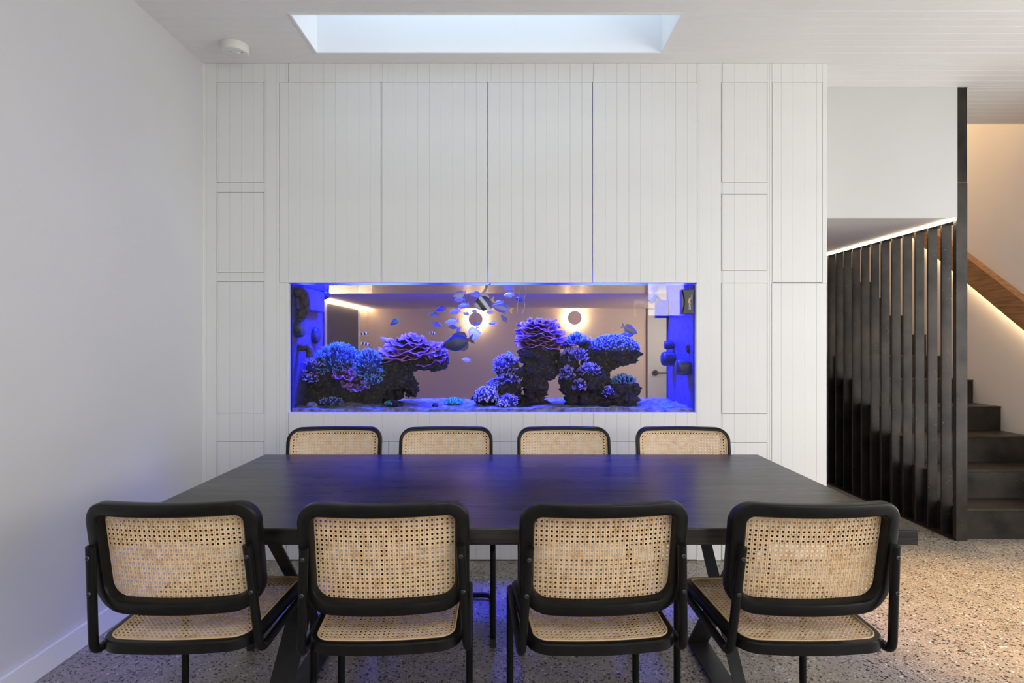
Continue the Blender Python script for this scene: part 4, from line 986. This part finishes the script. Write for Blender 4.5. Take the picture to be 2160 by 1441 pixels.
def fish(lab, px, py, Y, ln, mat, shp='oval', d=-1, tilt=0, yaw=0, finmat=None, kind='fish', name='reef_fish', group='small reef fish'):
    c = at(px, py, Y); t = thing(name, lab, 'fish', c, 0, group)
    L_ = px2m(ln, Y); t.scale = (L_, L_, L_)
    t.rotation_euler = (0, math.radians(tilt)*(1 if d > 0 else -1), math.radians((0 if d > 0 else 180)+yaw))
    for me, nm_ in zip(fish_mesh(kind, shp), ('body','tail_fin','dorsal_fin','anal_fin','pectoral_fin','eye')):
        if nm_ == 'eye' and ln < 20: continue
        if ln < 16 and nm_ in ('pectoral_fin',): continue
        o = bpy.data.objects.new(nm_, me); COL.objects.link(o); o.parent = t
        mt = FM['dark'] if nm_ == 'eye' else (FM[finmat] if finmat and nm_ == 'tail_fin' else (FM['whitefin'] if kind == 'banner' and nm_ == 'dorsal_fin' else FM[mat]))
        if not me.materials: me.materials.append(mt)
        o.material_slots[0].link = 'OBJECT'; o.material_slots[0].material = mt
    return t
fish('large navy blue tang swimming below the school in the middle', 966, 722, 3.60, 66, 'navy', 'deep', -1, -12, 12, name='tang_fish', group='large reef fish')
fish('black and white banded banner fish with yellow fins near the surface', 1021, 638, 3.58, 46, 'banner', 'disc', -1, -14, 14, 'yellowfin', 'banner', 'banner_fish', 'large reef fish')
fish('violet blue tang with pale fins right of the banner fish', 1060, 650, 3.62, 44, 'palet', 'oval', -1, 14, 10, 'yellowfin', name='tang_fish', group='large reef fish')
fish('cream and white banded fish in front of the left wall lamp glow', 1000, 704, 3.95, 36, 'cream', 'disc', -1, -62, 30, name='butterfly_fish', group='large reef fish')
fish('grey fish swimming above the blue domed coral', 1328, 695, 3.66, 38, 'grey', 'oval', 1, 24, 10, group='large reef fish')
fish('blue fish shape for the reflection of the grey fish above the domed coral', 1320, 708, 3.86, 36, 'deep', 'slim', 1, -12, 0)  # solid fish standing in for the mirror image of the grey fish
fish('blue green fish alone left of the school', 833, 679, 3.60, 25, 'parrot', 'oval', -1, -32, 15)
fish('pale pink small fish just above the left plate coral', 811, 716, 3.80, 19, 'pinkf', 'oval', 1, 28, 15)
fish('black and white clownfish, upper of the pair above the left reef', 768, 704, 3.62, 20, 'clown', 'slim', 1, -8, 10, group='clownfish')
fish('black and white clownfish, lower of the pair above the left reef', 771, 726, 3.62, 20, 'clown', 'slim', 1, 10, 10, group='clownfish')
fish('black and white clownfish alone below the school', 913, 703, 3.70, 14, 'clown', 'oval', 1, 8, 20, group='clownfish')
S = [(969,621,30,'pale','upper of the two overlapping pale fish at the top left of the school',-1,-14),
     (969,632,24,'pale','lower of the two overlapping pale fish at the top left of the school',-1,-4),
     (1003,621,26,'pale','pale fish touching the banner fish from the upper left',-1,4),
     (977,645,26,'pale','pale striped fish left of the banner fish mouth',-1,-12),
     (930,652,22,'deep','deep blue fish, upper of the leftmost pair in the school',-1,-12),
     (916,664,22,'blue','violet blue fish, lower of the leftmost pair in the school',-1,6),
     (960,657,26,'pale','pale fish between the leftmost pair and the left lamp',-1,-8),
     (984,662,16,'pale','small pale fish at the left edge of the lamp glow',-1,14),
     (1001,657,16,'pale','small pale fish across the top of the left lamp disc',-1,8),
     (953,679,30,'pale','faint pale fish above the navy tang, left of the lamp',-1,-10),
     (922,685,22,'blue','lilac blue fish facing right below the leftmost pair',1,10),
     (956,690,21,'blue','blue fish facing right just above the navy tang',1,2),
     (967,696,16,'blue','thin blue fish diving steeply above the navy tang back',-1,-55),
     (1005,683,17,'blue','lilac fish across the bottom of the left lamp disc',1,-2),
     (1039,682,18,'pale','pale fish right of the left lamp glow',-1,-2),
     (1052,638,20,'pale','faint pale fish just right of the banner fish tail',-1,-6),
     (1034,659,17,'pale','faint pale fish below the banner fish tail',-1,2),
     (1073,622,24,'pale','pale fish near the surface right of the banner fish',-1,-8),
     (1096,632,19,'deep','deep blue fish between the two air hoses',-1,24),
     (1063,672,20,'blue','blue fish swimming steeply downward below the violet tang',-1,58),
     (983,759,20,'pale','faint pale fish alone low below the navy tang',-1,8)]
for i, (a, b, ln, mt, lab, d, ti) in enumerate(S):
    lab = lab if lab.startswith(('pale','deep','violet','small','faint','lilac','blue','thin')) else ('small '+lab)
    fish(lab, a, b, 3.56+0.34*((i*7) % 11)/11, ln, mt, 'oval', d, ti, random.uniform(-25, 25), group='school of small blue fish')
